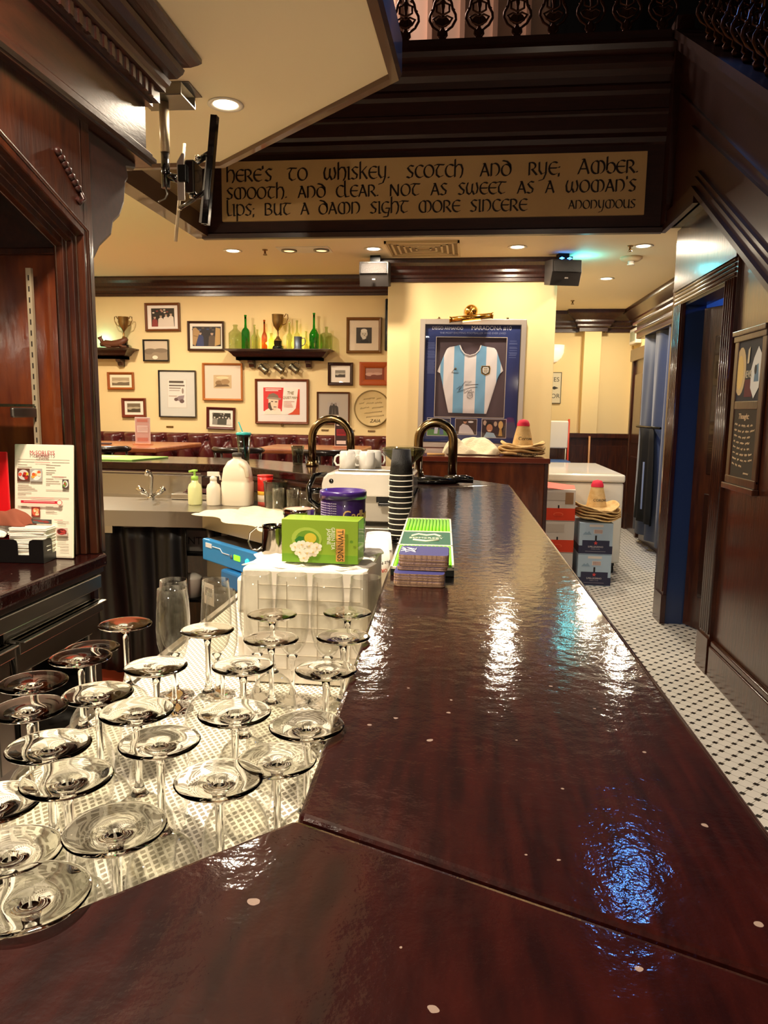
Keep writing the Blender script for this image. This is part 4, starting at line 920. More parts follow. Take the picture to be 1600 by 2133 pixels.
for k in range(17):
    o = dup(b0, (0, 0, 0), 'square navy beer coaster in the tall stack beside the green tray'); o['group'] = 'coasters in the tall stack'
    base = HB+.0255 if k < 4 else HB+.0262
    o.location = (-.079+random.uniform(-.0006, .0006)+(0 if k < 4 else .0015), 1.370+random.uniform(-.001, .001), base+k*.00168); o.rotation_euler = (0, 0, math.radians(-1+random.uniform(-.7, .7)+(0 if k < 4 else 2)))
o['label'] = 'topmost navy beer coaster with white scribble on the tall stack'
o['group'] = 'coasters in the tall stack'
m = MB()
for k in range(3):
    y = .01+k*.014-.02; m.tube([(-.044+.006*j+.003*math.sin(j*2), y+.009*math.sin(j*2.4+k)-.004*j*.3, .0021) for j in range(6)], .0009, 5)
ob('white_scribble', m, flatc('#ffffff'), o)
bt = thing('bar_tray', 'black oval bar tray at the foot of the right beer tap', 'tray', (-.16, 3.26, HB+.001))
m = MB()
m.lathe([(0, 0), (.105, 0), (.11, .004), (.112, .016), (.108, .017), (.104, .006), (0, .005)], 40, sx=1.15, sy=.75); ob('dish', m, BLACKG, bt)
m = MB(); m.tube([(.06, .02, .02), (.15, -.01, .026), (.185, -.02, .022)], [.012, .012, .006], 10); m.tube([(.185, -.03, .012), (.0, -.04, .016), (-.12, -.02, .02)], .009, 10); ob('rest_bar', m, BLACKG, bt)
def tap(name, label, x0, x1, y, zt, r, zl1):
    t = thing(name, label, 'tap', ((x0), y, HB+.001)); w = x1-x0; R_ = w/2
    pts = [(0, 0, 0), (0, 0, zt-R_-HB)]+[(R_-R_*math.cos(a*PI/14), 0, zt-R_-HB+R_*math.sin(a*PI/14)) for a in range(1, 14)]+[(w, 0, zt-R_-HB), (w, 0, zl1-HB)]
    ob('spout', MB().tube(pts, r, 20), BRASSD, t)
    ob('base_collar', MB().lathe([(0, 0), (r*1.6, 0), (r*1.6, .01), (r*1.25, .018), (r*1.2, .03), (0, .03)], 24), BRASSD, t)
    return t
tap('beer_font', 'curved brass swan-neck beer tap on the far stretch of bar', -.875, -.655, 4.05, 1.345, .0225, 1.12)
tap('beer_font', 'curved brass swan-neck beer tap at the near end of the bar return', -.235, -.072, 3.46, 1.342, .0215, 1.085)
ob('valve', MB().box(-.018, .018, -.018, .018, .0, .05), CHROME, [o for o in COL.objects if o.name == 'beer_font.001'][0], bevel=.003, loc=(0, 0, .03))
# far bar items
gm = thing('bar_mat', 'long pale green bar mat on the far bar', 'mat', (-2.25, 4.33, HB+.001)); ob('pad', MB().prism([(-.9, -.2), (.27, -.2), (.36, .12), (-.9, .2)], 0, .008), mat('pale_green_rubber', '#a8e070', .5), gm, bevel=.002)
ob('printed_strip', MB().box(-.3, .1, -.06, .06, .008, .0086), flatc('#c4d8a8'), gm)
tm = thing('straw_tumbler', 'clear plastic tumbler with teal lid and straw on the far bar', 'tumbler', tuple(on_z(519, 960, HB))); tm.location = (-1.35, 4.30, HB+.001)
ob('cup', MB().open_lathe([(0, .0), (.03, 0), (.032, .004), (.043, .16), (.0415, .16), (.0305, .006), (0, .004)], 28), SMOKE, tm)
TEAL = mat('teal_plastic', '#36b5b0', .35); ob('lid', MB().lathe([(0, .158), (.046, .158), (.046, .168), (.04, .174), (0, .176)], 28), TEAL, tm)
ob('straw', MB().tube([(.01, 0, .02), (-.005, 0, .17), (-.03, 0, .235)], .004, 8), TEAL, tm)
pc = tag(ob('plastic_cup', MB().open_lathe([(0, 0), (.027, 0), (.038, .11), (.037, .11), (.0262, .002), (0, .002)], 28), SMOKE), 'empty clear plastic cup beside the left beer tap', 'cup'); pc.location = (-.97, 4.1, HB+.001)
# sink items
Z9 = .901
fc = thing('mixer_tap', 'chrome mixer tap with two cross heads at the sink', 'tap', (-1.72, 3.80, Z9))
ob('spout', MB().tube([(0, 0, 0), (0, 0, .06), (.006, 0, .12), (.004, -.02, .150), (.01, -.06, .155), (.012, -.075, .138)], .0105, 14), CHROME, fc)
for s_ in (-1, 1):
    ob('tap_head', MB().tube([(0, 0, .01), (s_*.035, 0, .03), (s_*.04, 0, .034), (s_*.075, 0, .058)], [.008, .009, .017, .016], 14), CHROME, fc)
ob('base', MB().lathe([(0, 0), (.022, 0), (.02, .008), (.012, .02), (0, .02)], 20), CHROME, fc)
ty = thing('steel_tray', 'low steel tray with a dark cloth beside the mixer tap', 'tray', (-1.52, 3.86, Z9)); ob('pan', MB().box(-.09, .14, -.06, .06, .0, .03), STEEL, ty, bevel=.006)
dc = tag(crumple('dark_cloth', .14, .08, .03, mat('maroon_cloth', '#3a1414', .9), 21, 3, 20, 14), 'small maroon cloth lying on the steel tray', 'cloth'); dc.location = (-1.47, 3.86, Z9+.031)
def bottle(name, lab, loc, prof, m1, cap, m2, extra=None, capname='pump'):
    t = thing(name, lab, 'bottle', loc); ob('body', MB().lathe(prof, 28), m1, t); ob(capname, cap, m2, t); return t
bp_ = [(0, 0), (.033, 0), (.036, .006), (.036, .085), (.03, .105), (.018, .115), (.016, .13), (0, .13)]
pump = MB().lathe([(0, .128), (.018, .128), (.018, .147), (.006, .15), (.006, .17), (.016, .172), (.016, .18), (0, .182)], 20); pump.tube([(0, 0, .176), (-.03, 0, .17)], .006, 8)
bottle('soap_bottle', 'pale green pump soap bottle on the sink counter', (-1.40, 3.62, Z9), bp_, mat('pale_green_soap', '#d8dca0', .3, coat=.3), pump, mat('lime_plastic', '#9ccc50', .4))
pump2 = MB().lathe([(0, .128), (.018, .128), (.018, .142), (.01, .15), (0, .16)], 20); pump2.box(-.03, .03, -.008, .008, .15, .172); pump2.tube([(.02, 0, .165), (.034, 0, .15), (.036, 0, .13)], .004, 8)
bottle('spray_bottle', 'white spray bottle between the soap bottle and the big jug', (-1.30, 3.62, Z9), [(r*1.02, z*1.0) for r, z in bp_], mat('off_white_bottle', '#e6ddca', .35, coat=.3), pump2, WHITEP, capname='trigger')
jg = thing('plastic_jug', 'large translucent plastic jug with dark cap on the sink counter', 'jug', (-1.185, 3.66, Z9))
MILK = mat('translucent_plastic', '#e6dcc6', .35, coat=.3)
m = MB(); n = 24
def sq(w, d, p, a): c, s = math.cos(a), math.sin(a); return (w*abs(c)**(2/p)*(1 if c >= 0 else -1), d*abs(s)**(2/p)*(1 if s >= 0 else -1))
lev = [(0, .074, .06), (.008, .078, .064), (.118, .078, .064), (.124, .074, .06), (.132, .076, .062), (.19, .066, .055), (.225, .045, .04), (.24, .022, .022), (.252, .022, .022)]
m.grid(lambda u, v: (*sq(lev[int(round(v*8))][1], lev[int(round(v*8))][2], 4 if v < .85 else 2, u*2*PI), lev[int(round(v*8))][0]), n, 8); ob('body', m, MILK, jg)
ob('cap', MB().lathe([(0, .25), (.026, .25), (.026, .266), (.02, .27), (0, .27)], 24), mat('dark_cap', '#3a3630', .5), jg)
ob('handle', MB().tube([(.03, -.05, .225), (.06, -.045, .20), (.068, -.045, .15)], .012, 10), MILK, jg)
cn = thing('drink_powder_tin', 'red and yellow striped tin with dark handle on the worktop', 'tin', (-1.04, 3.67, Z9))
lv = [(0, .02, '#b0483a'), (.02, .055, '#d8c8b0'), (.055, .075, '#e8b43a'), (.075, .15, '#d8241c')]
for a, b_, c_ in lv: ob('printed_band', MB().lathe([(.04, a), (.04, b_)] if a else [(0, 0), (.04, 0), (.04, b_)], 28), flatc(c_, .4), cn)
ob('lid', MB().lathe([(0, .15), (.041, .15), (.041, .158), (0, .159)], 28), flatc('#c82018', .4), cn); ob('handle', MB().tube([(.038, 0, .12), (.065, 0, .11), (.066, 0, .06), (.038, 0, .045)], .006, 10), BLACK, cn)
tub = tag(ob('plastic_tub', MB().open_lathe([(0, 0), (.055, 0), (.06, .13), (.064, .135), (.061, .14), (.058, .13), (.053, .003), (0, .003)], 30), SMOKE), 'clear plastic tub behind the tumblers on the worktop', 'tub'); tub.location = (-.95, 3.54, Z9)
tmb = None
for i, (x, y, l) in enumerate(((-.90, 3.40, 'leftmost of the five beside the espresso machine'), (-.82, 3.36, 'second, in front of the plastic tub'), (-.83, 3.46, 'rear one between the tub and the bar'), (-.75, 3.33, 'nearest the black machine handle, front'), (-.74, 3.42, 'nearest the black machine handle, rear'))):
    if tmb is None: tmb = ob('tumbler_glass', MB().open_lathe([(0, .0), (.027, 0), (.03, .12), (.0285, .12), (.0255, .008), (0, .008)], 24), THIN); o = tmb
    else: o = tmb.copy(); COL.objects.link(o)
    o.location = (x, y, Z9); tag(o, 'clear straight tumbler glass, '+l, 'glass', 'tumblers on the worktop')
wc = tag(crumple('worktop_cloth', .62, .38, .02, CREAMCL, 14, 5, 60, 40), 'crumpled cream cloth spread over the corner worktop', 'cloth'); wc.location = (-.93, 3.22, Z9+.001); wc.rotation_euler = (0, 0, math.radians(-42))
# ================================================================ FAR WALL: framed pictures
YW = Yb-.002
def P_land(c): return [(c[0], ('r', 0, 0, 1, 1)), (c[1], ('r', 0, 0, 1, .45)), (c[2], ('e', .25, .45, .28, .16)), (c[2], ('e', .7, .5, .3, .12)), (c[1], ('e', .5, .3, .2, .12))]
def figs(n, seed, bg, cols, skin='#b89a84'):
    r = random.Random(seed); it = [(bg, ('r', 0, 0, 1, 1))]
    for k in range(7): it.append((r.choice(cols), ('e', r.random(), .75+.2*r.random(), .05, .04)))
    for k in range(n):
        cx = (k+.7)/(n+.4)+r.uniform(-.03, .03); h = r.uniform(.5, .68); c = r.choice(cols)
        it += [(c, [(cx-.13, 0), (cx+.13, 0), (cx+.11, h-.16), (cx+.04, h-.08), (cx-.04, h-.08), (cx-.11, h-.16)]), (skin, ('e', cx, h, .05, .085)), ('#1a1512', [(cx-.055, h+.03), (cx+.055, h+.03), (cx+.045, h+.11), (cx-.045, h+.11)])]
    return it
SEP = ['#a8977c', '#6b5c48', '#c9bca0']
def lines(x0, x1, ys, c, h=.012): return [(c, ('r', x0, y, x1-((i*37) % 13)*.008, y+h)) for i, y in enumerate(ys)]
poster = [('#efe6dc', ('r', 0, 0, 1, 1)), ('#d2202e', [(0, .12), (.52, .12), (.58, 1), (0, 1)]), ('#efe6dc', [(.5, 0), (1, 0), (1, 1), (.56, 1)]), ('#d2402e', [(.88, .1), (1, .1), (1, .95), (.96, .95)]), ('#d2502e', [(.66, 0), (1, 0), (1, .22), (.9, .25), (.8, .1)]),
          ('#efe0d0', [(.02, 0), (.5, 0), (.47, .2), (.38, .25), (.14, .22), (.05, .15)]), ('#e8cdb4', [(.14, .3), (.2, .18), (.32, .14), (.4, .25), (.42, .58), (.14, .58)]), ('#4a3a34', [(.13, .42), (.2, .46), (.2, .38), (.24, .2), (.3, .2), (.2, .14), (.13, .25)]), ('#3a2c28', ('e', .35, .47, .04, .02)), ('#3a2c28', ('e', .24, .48, .035, .02)), ('#3a2c28', ('e', .32, .28, .05, .015)),
          ('#7a6658', [(.1, .58), (.44, .55), (.4, .72), (.28, .8), (.16, .75)]), ('#a08c7c', [(.1, .58), (.46, .54), (.5, .6), (.3, .64), (.1, .63)])]
poster += lines(.06, .5, (.93, .87), '#f6e4dc', .03)+lines(.56, .86, (.48, .43, .38, .33, .28), '#c0685a', .014)
por = [('#3c3834', ('r', 0, 0, 1, 1)), ('#d0c8ba', ('e', .5, .6, .23, .3)), ('#8c8478', [(.35, .25), (.65, .3), (.7, .5), (.45, .2)]), ('#e4ded2', ('e', .5, .8, .2, .12)), ('#5c564e', ('e', .42, .6, .05, .02)), ('#5c564e', ('e', .6, .6, .05, .02)), ('#8c8478', ('e', .53, .5, .035, .06)), ('#d8d2c6', ('e', .5, .36, .13, .1)), ('#2a2724', [(.2, 0), (.85, 0), (.75, .22), (.35, .22)])]
tall = [('#c9c3bb', ('r', 0, 0, 1, 1)), ('#ddd8d2', ('r', .03, .02, .97, .98)), ('#4a423c', ('r', .1, .87, .85, .95)), ('#5a504a', ('r', .1, .76, .9, .81)), ('#6a5c54', ('r', .1, .68, .7, .71)), ('#8a7c74', ('r', .1, .60, .65, .62)), ('#8c7c84', [(.35, .3), (.8, .2), (.88, .45), (.6, .42)]), ('#5c4448', ('e', .75, .24, .12, .07)), ('#5c4448', ('e', .45, .3, .1, .06)), ('#b09a90', ('r', .08, .4, .5, .43)), ('#8c7c74', ('e', .8, .6, .05, .1))]
crossed = figs(2, 5, '#1c1a24', ['#5a4a3c', '#2c3a68', '#4c5878'])+[('#a88658', [(.0, .1), (.1, .0), (.26, .75), (.12, .95), (.02, .9)]), ('#b8965f', [(.78, .0), (.98, .1), (.98, .9), (.82, .95)]), ('#8a6c40', [(.04, .5), (.2, .45), (.2, .5), (.04, .56)])]
etch = [('#c4ab84', ('r', 0, 0, 1, 1)), ('#8a6c46', ('e', .3, .4, .2, .2)), ('#a08058', ('e', .65, .5, .25, .2)), ('#6c5234', [(.05, .1), (.9, .15), (.8, .3), (.2, .3)]), ('#e0cba0', ('e', .5, .8, .35, .1))]
duo = [('#b0a69e', ('r', 0, 0, 1, 1)), ('#3c3632', [(.1, 0), (.9, 0), (.85, .6), (.6, .85), (.3, .85), (.15, .6)]), ('#8c8078', ('e', .35, .82, .1, .12)), ('#8c8078', ('e', .65, .82, .1, .12)), ('#5c544e', [(.3, 0), (.45, 0), (.4, .6)]), ('#5c544e', [(.55, 0), (.7, 0), (.6, .6)])]
PICS = [ # frame px rect, frame colour, width m, board colour, print px rect, items, tilt, label
 ((301, 631, 375, 690), '#6a3c1c', .022, '#e9dfd8', (314, 642, 363, 680), figs(4, 1, '#1a1412', ['#8a3030', '#d8ccc0', '#3a2a28', '#c09080']), -.5, 'wood-framed photo of a group at a bar, top left, above the small black-framed sepia one'),
 ((390, 669, 467, 731), '#3a2214', .02, '#e6dccf', (400, 680, 460, 721), crossed, .3, 'dark-framed photo of two people between bottle shapes, left of the lit shelf'),
 ((297, 707, 352, 753), '#17110e', .014, '#b5a48e', (300, 710, 349, 750), P_land(['#c9b9a4', '#93826c', '#7c6c5a'])+[('#e8dcc8', ('e', .45, .14, .12, .1))], 0, 'small black-framed sepia print below the group-at-the-bar photo'),
 ((223, 775, 279, 812), '#96501e', .022, '#efe2c8', (232, 786, 269, 803), P_land(SEP), -.3, 'orange-framed small landscape print under the left trophy shelf'),
 ((253, 829, 304, 870), '#6e2c18', .026, '#efe6da', (264, 840, 292, 859), P_land(['#6c5c48', '#3c3024', '#b0a48c']), -.5, 'red-brown framed small photo behind the menu card on the left table'),
 ((329, 771, 409, 870), '#1c1512', .012, '#ccccc6', (347, 790, 389, 850), tall, .3, 'tall thin black-framed print on a grey board between the tables and shelf'),
 ((421, 756, 506, 835), '#b06c34', .02, '#dccab8', (444, 781, 482, 809), etch, .2, 'large pale orange frame with a small etching, below the left end of the shelf'),
 ((430, 848, 490, 895), '#521810', .024, '#efe9df', (442, 860, 480, 885), figs(6, 3, '#26261f', ['#d8d4cc', '#4a4a44', '#8c8880'], '#cfcac0'), 1.2, 'dark red frame with a black and white group photo just above the seat back'),
 ((531, 789, 643, 884), '#6c3418', .022, '#e7e0dc', (548, 807, 624, 864), poster, .0, 'large framed red film poster of a man in a flat cap below the tankards'),
 ((722, 661, 794, 736), '#6e4a22', .026, '#dccbb4', (742, 682, 774, 715), por, 0, 'gold-brown frame with a bearded man portrait right of the lit shelf'),
 ((683, 755, 735, 803), '#30150f', .028, '#efe6da', (698, 771, 719, 786), P_land(['#8c8478', '#4a443c', '#c0b8a8']), .2, 'deep dark frame with a tiny landscape below the right end of the shelf'),
 ((749, 754, 812, 803), '#a04a1c', .052, '#8c3c1c', (762, 767, 796, 790), P_land(['#b08474', '#7c4030', '#c8a090']), 0, 'wide orange stepped frame beside the pillar'),
 ((660, 816, 728, 885), '#5a3018', .015, '#b3a79a', (682, 837, 708, 864), duo, 0, 'grey-mounted print of two dark figures left of the round plaque'),
]
for (r, fc_, fw, bc, pr_, items, tilt, lab) in PICS:
    a = on_y(r[0], r[1], YW-.02); b = on_y(r[2], r[3], YW-.02); c = (a+b)/2; w, h = b.x-a.x, a.z-b.z
    t = thing('framed_picture', lab, 'picture', (c.x, YW-.003, c.z), rot=(0, math.radians(tilt), 0), group='framed pictures on the cream wall')
    m = MB(); 
    pf = [(0, -.024), (fw*.25, -.028), (fw*.7, -.022), (fw, -.014), (fw, 0), (0, 0)]
    V = []
    for (sx, sz) in ((-1, -1), (1, -1), (1, 1), (-1, 1)):
        for o_, y in pf: V.append((sx*(w/2-o_), y, sz*(h/2-o_)))
    k = len(pf); F_ = [(i*k+j, ((i+1) % 4)*k+j, ((i+1) % 4)*k+(j+1) % k, i*k+(j+1) % k) for i in range(4) for j in range(k)]
    m.add(V, F_); ob('frame', m, mat('frame_'+fc_.lstrip('#'), fc_, .35, coat=.3), t)
    ob('mount_board', MB().box(-w/2+fw*.8, w/2-fw*.8, -.008, -.002, -h/2+fw*.8, h/2-fw*.8), flatc(bc), t)
    pa = on_y(pr_[0], pr_[1], YW-.02); pb = on_y(pr_[2], pr_[3], YW-.02); pcn = (pa+pb)/2
    flat('print', items, pb.x-pa.x, pa.z-pb.z, t, (pcn.x-c.x, -.0088, pcn.z-c.z), d=.00015)
    ob('glass_pane', MB().box(-w/2+fw*.8, w/2-fw*.8, -.0135, -.0128, -h/2+fw*.8, h/2-fw*.8), PANE, t)
    if r[0] == 531:
        for i, s_ in enumerate(('THE', 'QUIET MAN')): lettering(s_, .045 if i == 0 else .034, flatc('#7a6228'), t, (pcn.x-c.x+.085, -.0115, pcn.z-c.z+.075-i*.043), shear=.2, ext=.0002, sx=.8)
        m = MB()
        for zz in (h/2+.012, -h/2-.012): m.lathe([(.006, -.003), (.012, -.003), (.012, .003), (.006, .003)], 14, T=Matrix.Translation((0, -.01, zz)) @ Matrix.Rotation(PI/2, 4, 'X'))
        ob('hanging_ring', m, BRASSD, t)
# round signed plaque
p = on_y(775, 851, YW-.02); pl = thing('round_plaque', 'round drum-skin plaque with handwriting beside the pillar', 'plaque', (p.x, YW, p.z)); R_ = .163
T_ = Matrix.Rotation(PI/2, 4, 'X')
ob('disc', MB().lathe([(0, 0), (R_, 0), (R_, .018), (R_-.006, .022), (R_-.012, .018), (0, .018)], 48, T=T_), mat('parchment_skin', '#d2bd8c', .6, col2='#c4ac78', cscale=6), pl)
m = MB()
for k in range(48):
    a = 2*PI*k/48
ob('rim', MB().lathe([(R_-.004, 0), (R_+.006, 0), (R_+.006, .022), (R_-.004, .026), (R_-.004, 0)], 48, T=T_), mat('plaque_rim', '#7c6638', .5), pl)
m = MB(); rr = random.Random(2)
def scribble(mb, x0, x1, z, amp, y, r=.0012, seed=0, slope=0.12):
    r_ = random.Random(seed); n = max(4, int((x1-x0)/.006)); pts = []
    for i in range(n): pts.append((x0+(x1-x0)*i/n+r_.uniform(-.003, .003), y, z+slope*(x1-x0)*i/n+amp*(1 if i % 2 else -1)*r_.uniform(.3, 1)))
    mb.tube(pts, r, 4)
for k, (x0, x1, z) in enumerate(((-.08, .03, .085), (.045, .09, .09), (-.12, -.07, .045), (-.05, .02, .045), (.03, .1, .05), (-.11, -.02, .0), (.0, .11, .005), (-.07, .1, -.045), (-.05, .12, -.08))): scribble(m, x0, x1, z, .009, -.0195, seed=k)
ob('handwriting', m, flatc('#6c5220'), pl); lettering('ZAIA', .045, flatc('#3c2c14'), pl, (.03, -.0195, -.115), shear=.2)
for (px, py, l) in ((354, 889, 'under the tall black-framed print'), (677, 896, 'half hidden left of the left beer tap arch'), (731, 897, 'under the two-figures print'), (774, 898, 'under the round plaque')):
    p = on_y(px, py, YW); o = tag(ob('name_plate', MB().box(-.035, .035, -.004, 0, -.008, .008), BRASSD, bevel=.001), 'tiny brass name plate '+l, 'plate', 'brass name plates above the seat'); o.location = (p.x, YW, p.z)
# shelves
def wall_shelf(x0, x1, z, lab, brx):
    t = thing('wall_shelf', lab, 'shelf', ((x0+x1)/2, YW, z)); w = (x1-x0)/2
    m = MB(); m.sweep([(-.03, -.095), (-.0, -.095), (.0, -.07), (.02, -.06), (.03, -.045), (.035, -.04), (.055, -.02), (.10, -.005), (.10, .0), (-.03, .0)], [(w-.1, 0), (w-.1, -.11), (-w+.1, -.11), (-w+.1, 0)], side=-1)
    m.box(-w+.1, w-.1, -.11, -.002, -.095, 0); ob('ledge', m, WOOD, t)
    for x in brx:
        m = MB(); m.slab_yz([(0, -.095), (-.10, -.095), (-.095, -.115), (-.06, -.13), (-.05, -.155), (-.02, -.165), (0, -.165)], x-.025, x+.025); ob('bracket', m, WOOD, t, bevel=.004)
    return t
a = on_y(470, 728, YW-.1); b = on_y(693, 728, YW-.1); zs = a.z; xs = (a.x+b.x)/2
wall_shelf(a.x, b.x, zs, 'dark moulded shelf with bottles and trophy in the middle of the cream wall', (on_y(527, 740, YW).x-xs, on_y(645, 740, YW).x-xs))
b2 = on_y(280, 726, YW-.1); zs2 = b2.z
wall_shelf(b2.x-1.0, b2.x, zs2, 'dark moulded shelf with trophy at the left, partly behind the back bar', (-.25, .5-.17))
lamp('shelf_glow', 'POINT', (xs-.12, YW-.05, zs+.06), 1.3, (1, .68, .08), .03); lamp('shelf_glow', 'POINT', (xs+.17, YW-.05, zs+.06), .9, (1, .68, .08), .03)
lamp('shelf_glow', 'POINT', (b2.x-.34, YW-.06, zs2+.08), .9, (.3, 1, .85), .03)
def bprof(r, h, neck, nr, sh):
    return [(0, 0), (r*.95, 0), (r, .008), (r, h*sh), (r*.8, h*(sh+.06)), (nr*1.3, h*(1-neck)), (nr, h*(1-neck*.7)), (nr, h-.012), (nr*1.25, h-.012), (nr*1.25, h), (nr*.9, h)]
KPX = (YW-.1)/1520
BT = [(488.7, 28, 51, .18, .30, .66, PALEG, 'pale', 'large pale square-shouldered storage bottle at the left end of the shelf'), (510, 17, 71, .36, .26, .52, GREENG, 'green', 'tall green wine bottle at the left of the shelf'),
      (516.5, 8, 22, .3, .4, .6, PALEG, 'pale', 'tiny pale bottle in front of the left green bottle'), (528.6, 13, 51, .38, .32, .5, PALEG, 'pale', 'clear bottle just left of the amber one'), (538.5, 9, 40, .3, .4, .6, PALEG, 'pale', 'slim clear bottle close beside the amber one'),
      (549.3, 12, 61, .4, .3, .45, AMBERG, 'amber', 'slim amber bottle left of the shelf trophy'), (563.5, 12, 34, .3, .4, .55, PALEG, 'pale', 'short clear bottle between amber bottle and trophy'), (601.7, 13, 57, .4, .3, .48, PALEG, 'pale', 'clear bottle just right of the trophy'),
      (617.5, 13, 60, .4, .3, .48, PALEG, 'pale', 'tall clear bottle behind the pewter tankard'), (636.6, 10, 38, .35, .4, .5, PALEG, 'pale', 'slim clear bottle right of the pewter tankard'), (653, 20, 75, .42, .22, .42, GREENG, 'green', 'tallest green bottle at the right of the shelf'),
      (660.5, 9, 42, .4, .35, .5, PALEG, 'pale', 'slim clear bottle in front of the tallest green one'), (679, 25, 47, .25, .22, .66, PALEG, 'pale', 'large pale flagon at the right end of the shelf')]
for i, (px, w, h, nk, nr, sh, mt_, kd, lab) in enumerate(BT):
    x = on_y(px, 700, YW-.1).x; r = w*KPX/2; o = ob('glass_bottle', MB().lathe(bprof(r, h*KPX, nk, r*nr, sh), 24), mt_)
    o.location = (x, YW-(.135 if w < 10 else .075), zs+.001); tag(o, lab, 'bottle', 'bottles on the wall shelf')
def trophy(loc, lab, s=1, one=False, rz=0):
    t = thing('trophy_cup', lab, 'trophy', loc, rz); TB = mat('tarnished_bronze', '#8a6c40', .35, .9)
    ob('cup', MB().lathe([(0, .155*s), (.006*s, .16*s), (.012*s, .168*s), (.04*s, .205*s), (.05*s, .25*s), (.052*s, .30*s), (.054*s, .305*s), (.048*s, .305*s), (.045*s, .25*s), (0, .20*s)], 28), TB, t)
    ob('stem', MB().lathe([(.036*s, .075*s), (.034*s, .082*s), (.018*s, .10*s), (.007*s, .125*s), (.01*s, .14*s), (.006*s, .158*s)], 24), TB, t)
    for sd in ((1,) if one else (1, -1)):
        ob('handle', MB().tube([(sd*.045*s, 0, .215*s), (sd*.07*s, 0, .225*s), (sd*.092*s, 0, .27*s), (sd*.09*s, 0, .305*s), (sd*.074*s, 0, .31*s), (sd*.058*s, 0, .285*s)], .0045*s, 8), TB, t)
    ob('plinth', MB().lathe([(0, 0), (.05*s, 0), (.05*s, .03*s), (.038*s, .035*s), (.038*s, .072*s), (.034*s, .076*s), (0, .076*s)], 24), BLACKG, t)
trophy((on_y(579, 700, YW-.1).x, YW-.10, zs+.001), 'bronze trophy cup with one fancy handle in the middle of the shelf', 1.03, True)
trophy((on_y(260, 700, YW-.1).x, YW-.12, zs2+.001), 'bronze two-handled trophy cup on the left shelf', .94)
tk = thing('pewter_tankard', 'blue-grey pewter tankard on the shelf right of the trophy', 'tankard', (on_y(622, 700, YW-.1).x, YW-.125, zs+.001)); PW = mat('pewter', '#6c7888', .4, .7)
ob('body', MB().open_lathe([(0, .0), (.042, 0), (.043, .006), (.037, .012), (.036, .11), (.038, .114), (.034, .114), (.033, .012), (0, .01)], 28), PW, tk); ob('handle', MB().tube([(.036, 0, .1), (.06, 0, .1), (.07, 0, .075), (.06, 0, .045), (.036, 0, .03)], .005, 8), PW, tk)
# reclining carved animal
ca = thing('carved_figure', 'brown carved reclining animal figure on the left shelf', 'figurine', (on_y(238, 700, YW-.1).x, YW-.15, zs2+.001)); CW = mat('carved_brown', '#5c3420', .5, bump=.3, bscale=60)
m = MB(); m.tube([(-.11, 0, .03), (-.06, 0, .04), (0, 0, .035), (.06, 0, .04), (.11, 0, .06), (.15, 0, .085)], [.02, .034, .032, .036, .03, .018], 14); ob('body', m, CW, ca)
m = MB(); m.tube([(-.09, 0, .04), (-.105, 0, .075), (-.115, 0, .09), (-.135, 0, .088)], [.018, .016, .018, .01], 12); m.tube([(-.11, .01, .095), (-.105, .012, .115)], [.007, .003], 8); ob('head', m, CW, ca)
m = MB()
for x in (-.07, .08):
    for y in (-.02, .02): m.tube([(x, y, .03), (x+.03, y, .012), (x+.07, y, .01)], [.014, .011, .008], 8)
ob('leg', m, CW, ca)
# hanging tankards
for i, (px, py) in enumerate(((548, 769), (581, 768), (612, 768))):
    p = on_y(px, py, YW-.06)
    t = thing('hanging_tankard', 'small pewter tankard hanging under the shelf, %s of three' % ('left', 'middle', 'right')[i], 'tankard', (p.x, YW-.055, p.z), rot=(0, math.radians(128), 0), group='tankards hanging under the shelf')
    PW2 = mat('bright_pewter', '#8c8672', .25, .9)
    ob('body', MB().open_lathe([(0, -.045), (.032, -.045), (.033, -.04), (.030, -.034), (.028, 0), (.030, .03), (.032, .045), (.029, .045), (.026, 0), (0, -.038)], 24), PW2, t)
    ob('handle', MB().tube([(-.029, 0, .035), (-.055, 0, .035), (-.062, 0, .01), (-.05, 0, -.025), (-.03, 0, -.03)], .004, 8), PW2, t)
    ob('hook', MB().tube([(-.058, 0, .01), (-.075, -.0, -.0), (-.09, .0, -.012)], .003, 6), BRASSD, t)
tv = tag(ob('wall_screen', MB().box(-.09, .06, -.09, -.002, -.22, .24), BLACKG, bevel=.01), 'black wall-mounted screen edge peeping out left of the pillar', 'screen'); p = on_y(806, 680, YW-.05); tv.location = (p.x+.075, YW, p.z)

# ================================================================ BANQUETTE, TABLES, CHAIRS
bq = thing('banquette', 'long button-tufted oxblood leather banquette under the pictures', 'bench', (-2.455, 6.5, .351))
def tuft(u, v):
    W_, H_ = 3.44, .62; x = (u-.5)*W_; z = v*H_+.19
    px_, pz_ = .21, .19; row = z/pz_; best = 9
    d = 0
    for j in (math.floor(row), math.floor(row)+1):
        ox_ = .5*px_ if j % 2 else 0; k = round((x-ox_)/px_); dx = x-(k*px_+ox_); dz = z-j*pz_; best = min(best, math.hypot(dx, dz))
    a_ = (x/px_+z/pz_*.5); b__ = (x/px_-z/pz_*.5); cr1 = abs(a_-round(a_))*px_; cr2 = abs(b__-round(b__))*px_
    y = -.075*(1-math.exp(-(best/.05)**2))*.6-.03*(1-math.exp(-(min(cr1, cr2)/.02)**2))-.02
    if v > .93: y *= math.sqrt(max(0, 1-((v-.93)/.07)**2))
    return (x, y+.21, z)
m = MB(); m.grid(tuft, 210, 44); ob('back', m, LEATHER, bq)
bt_ = None
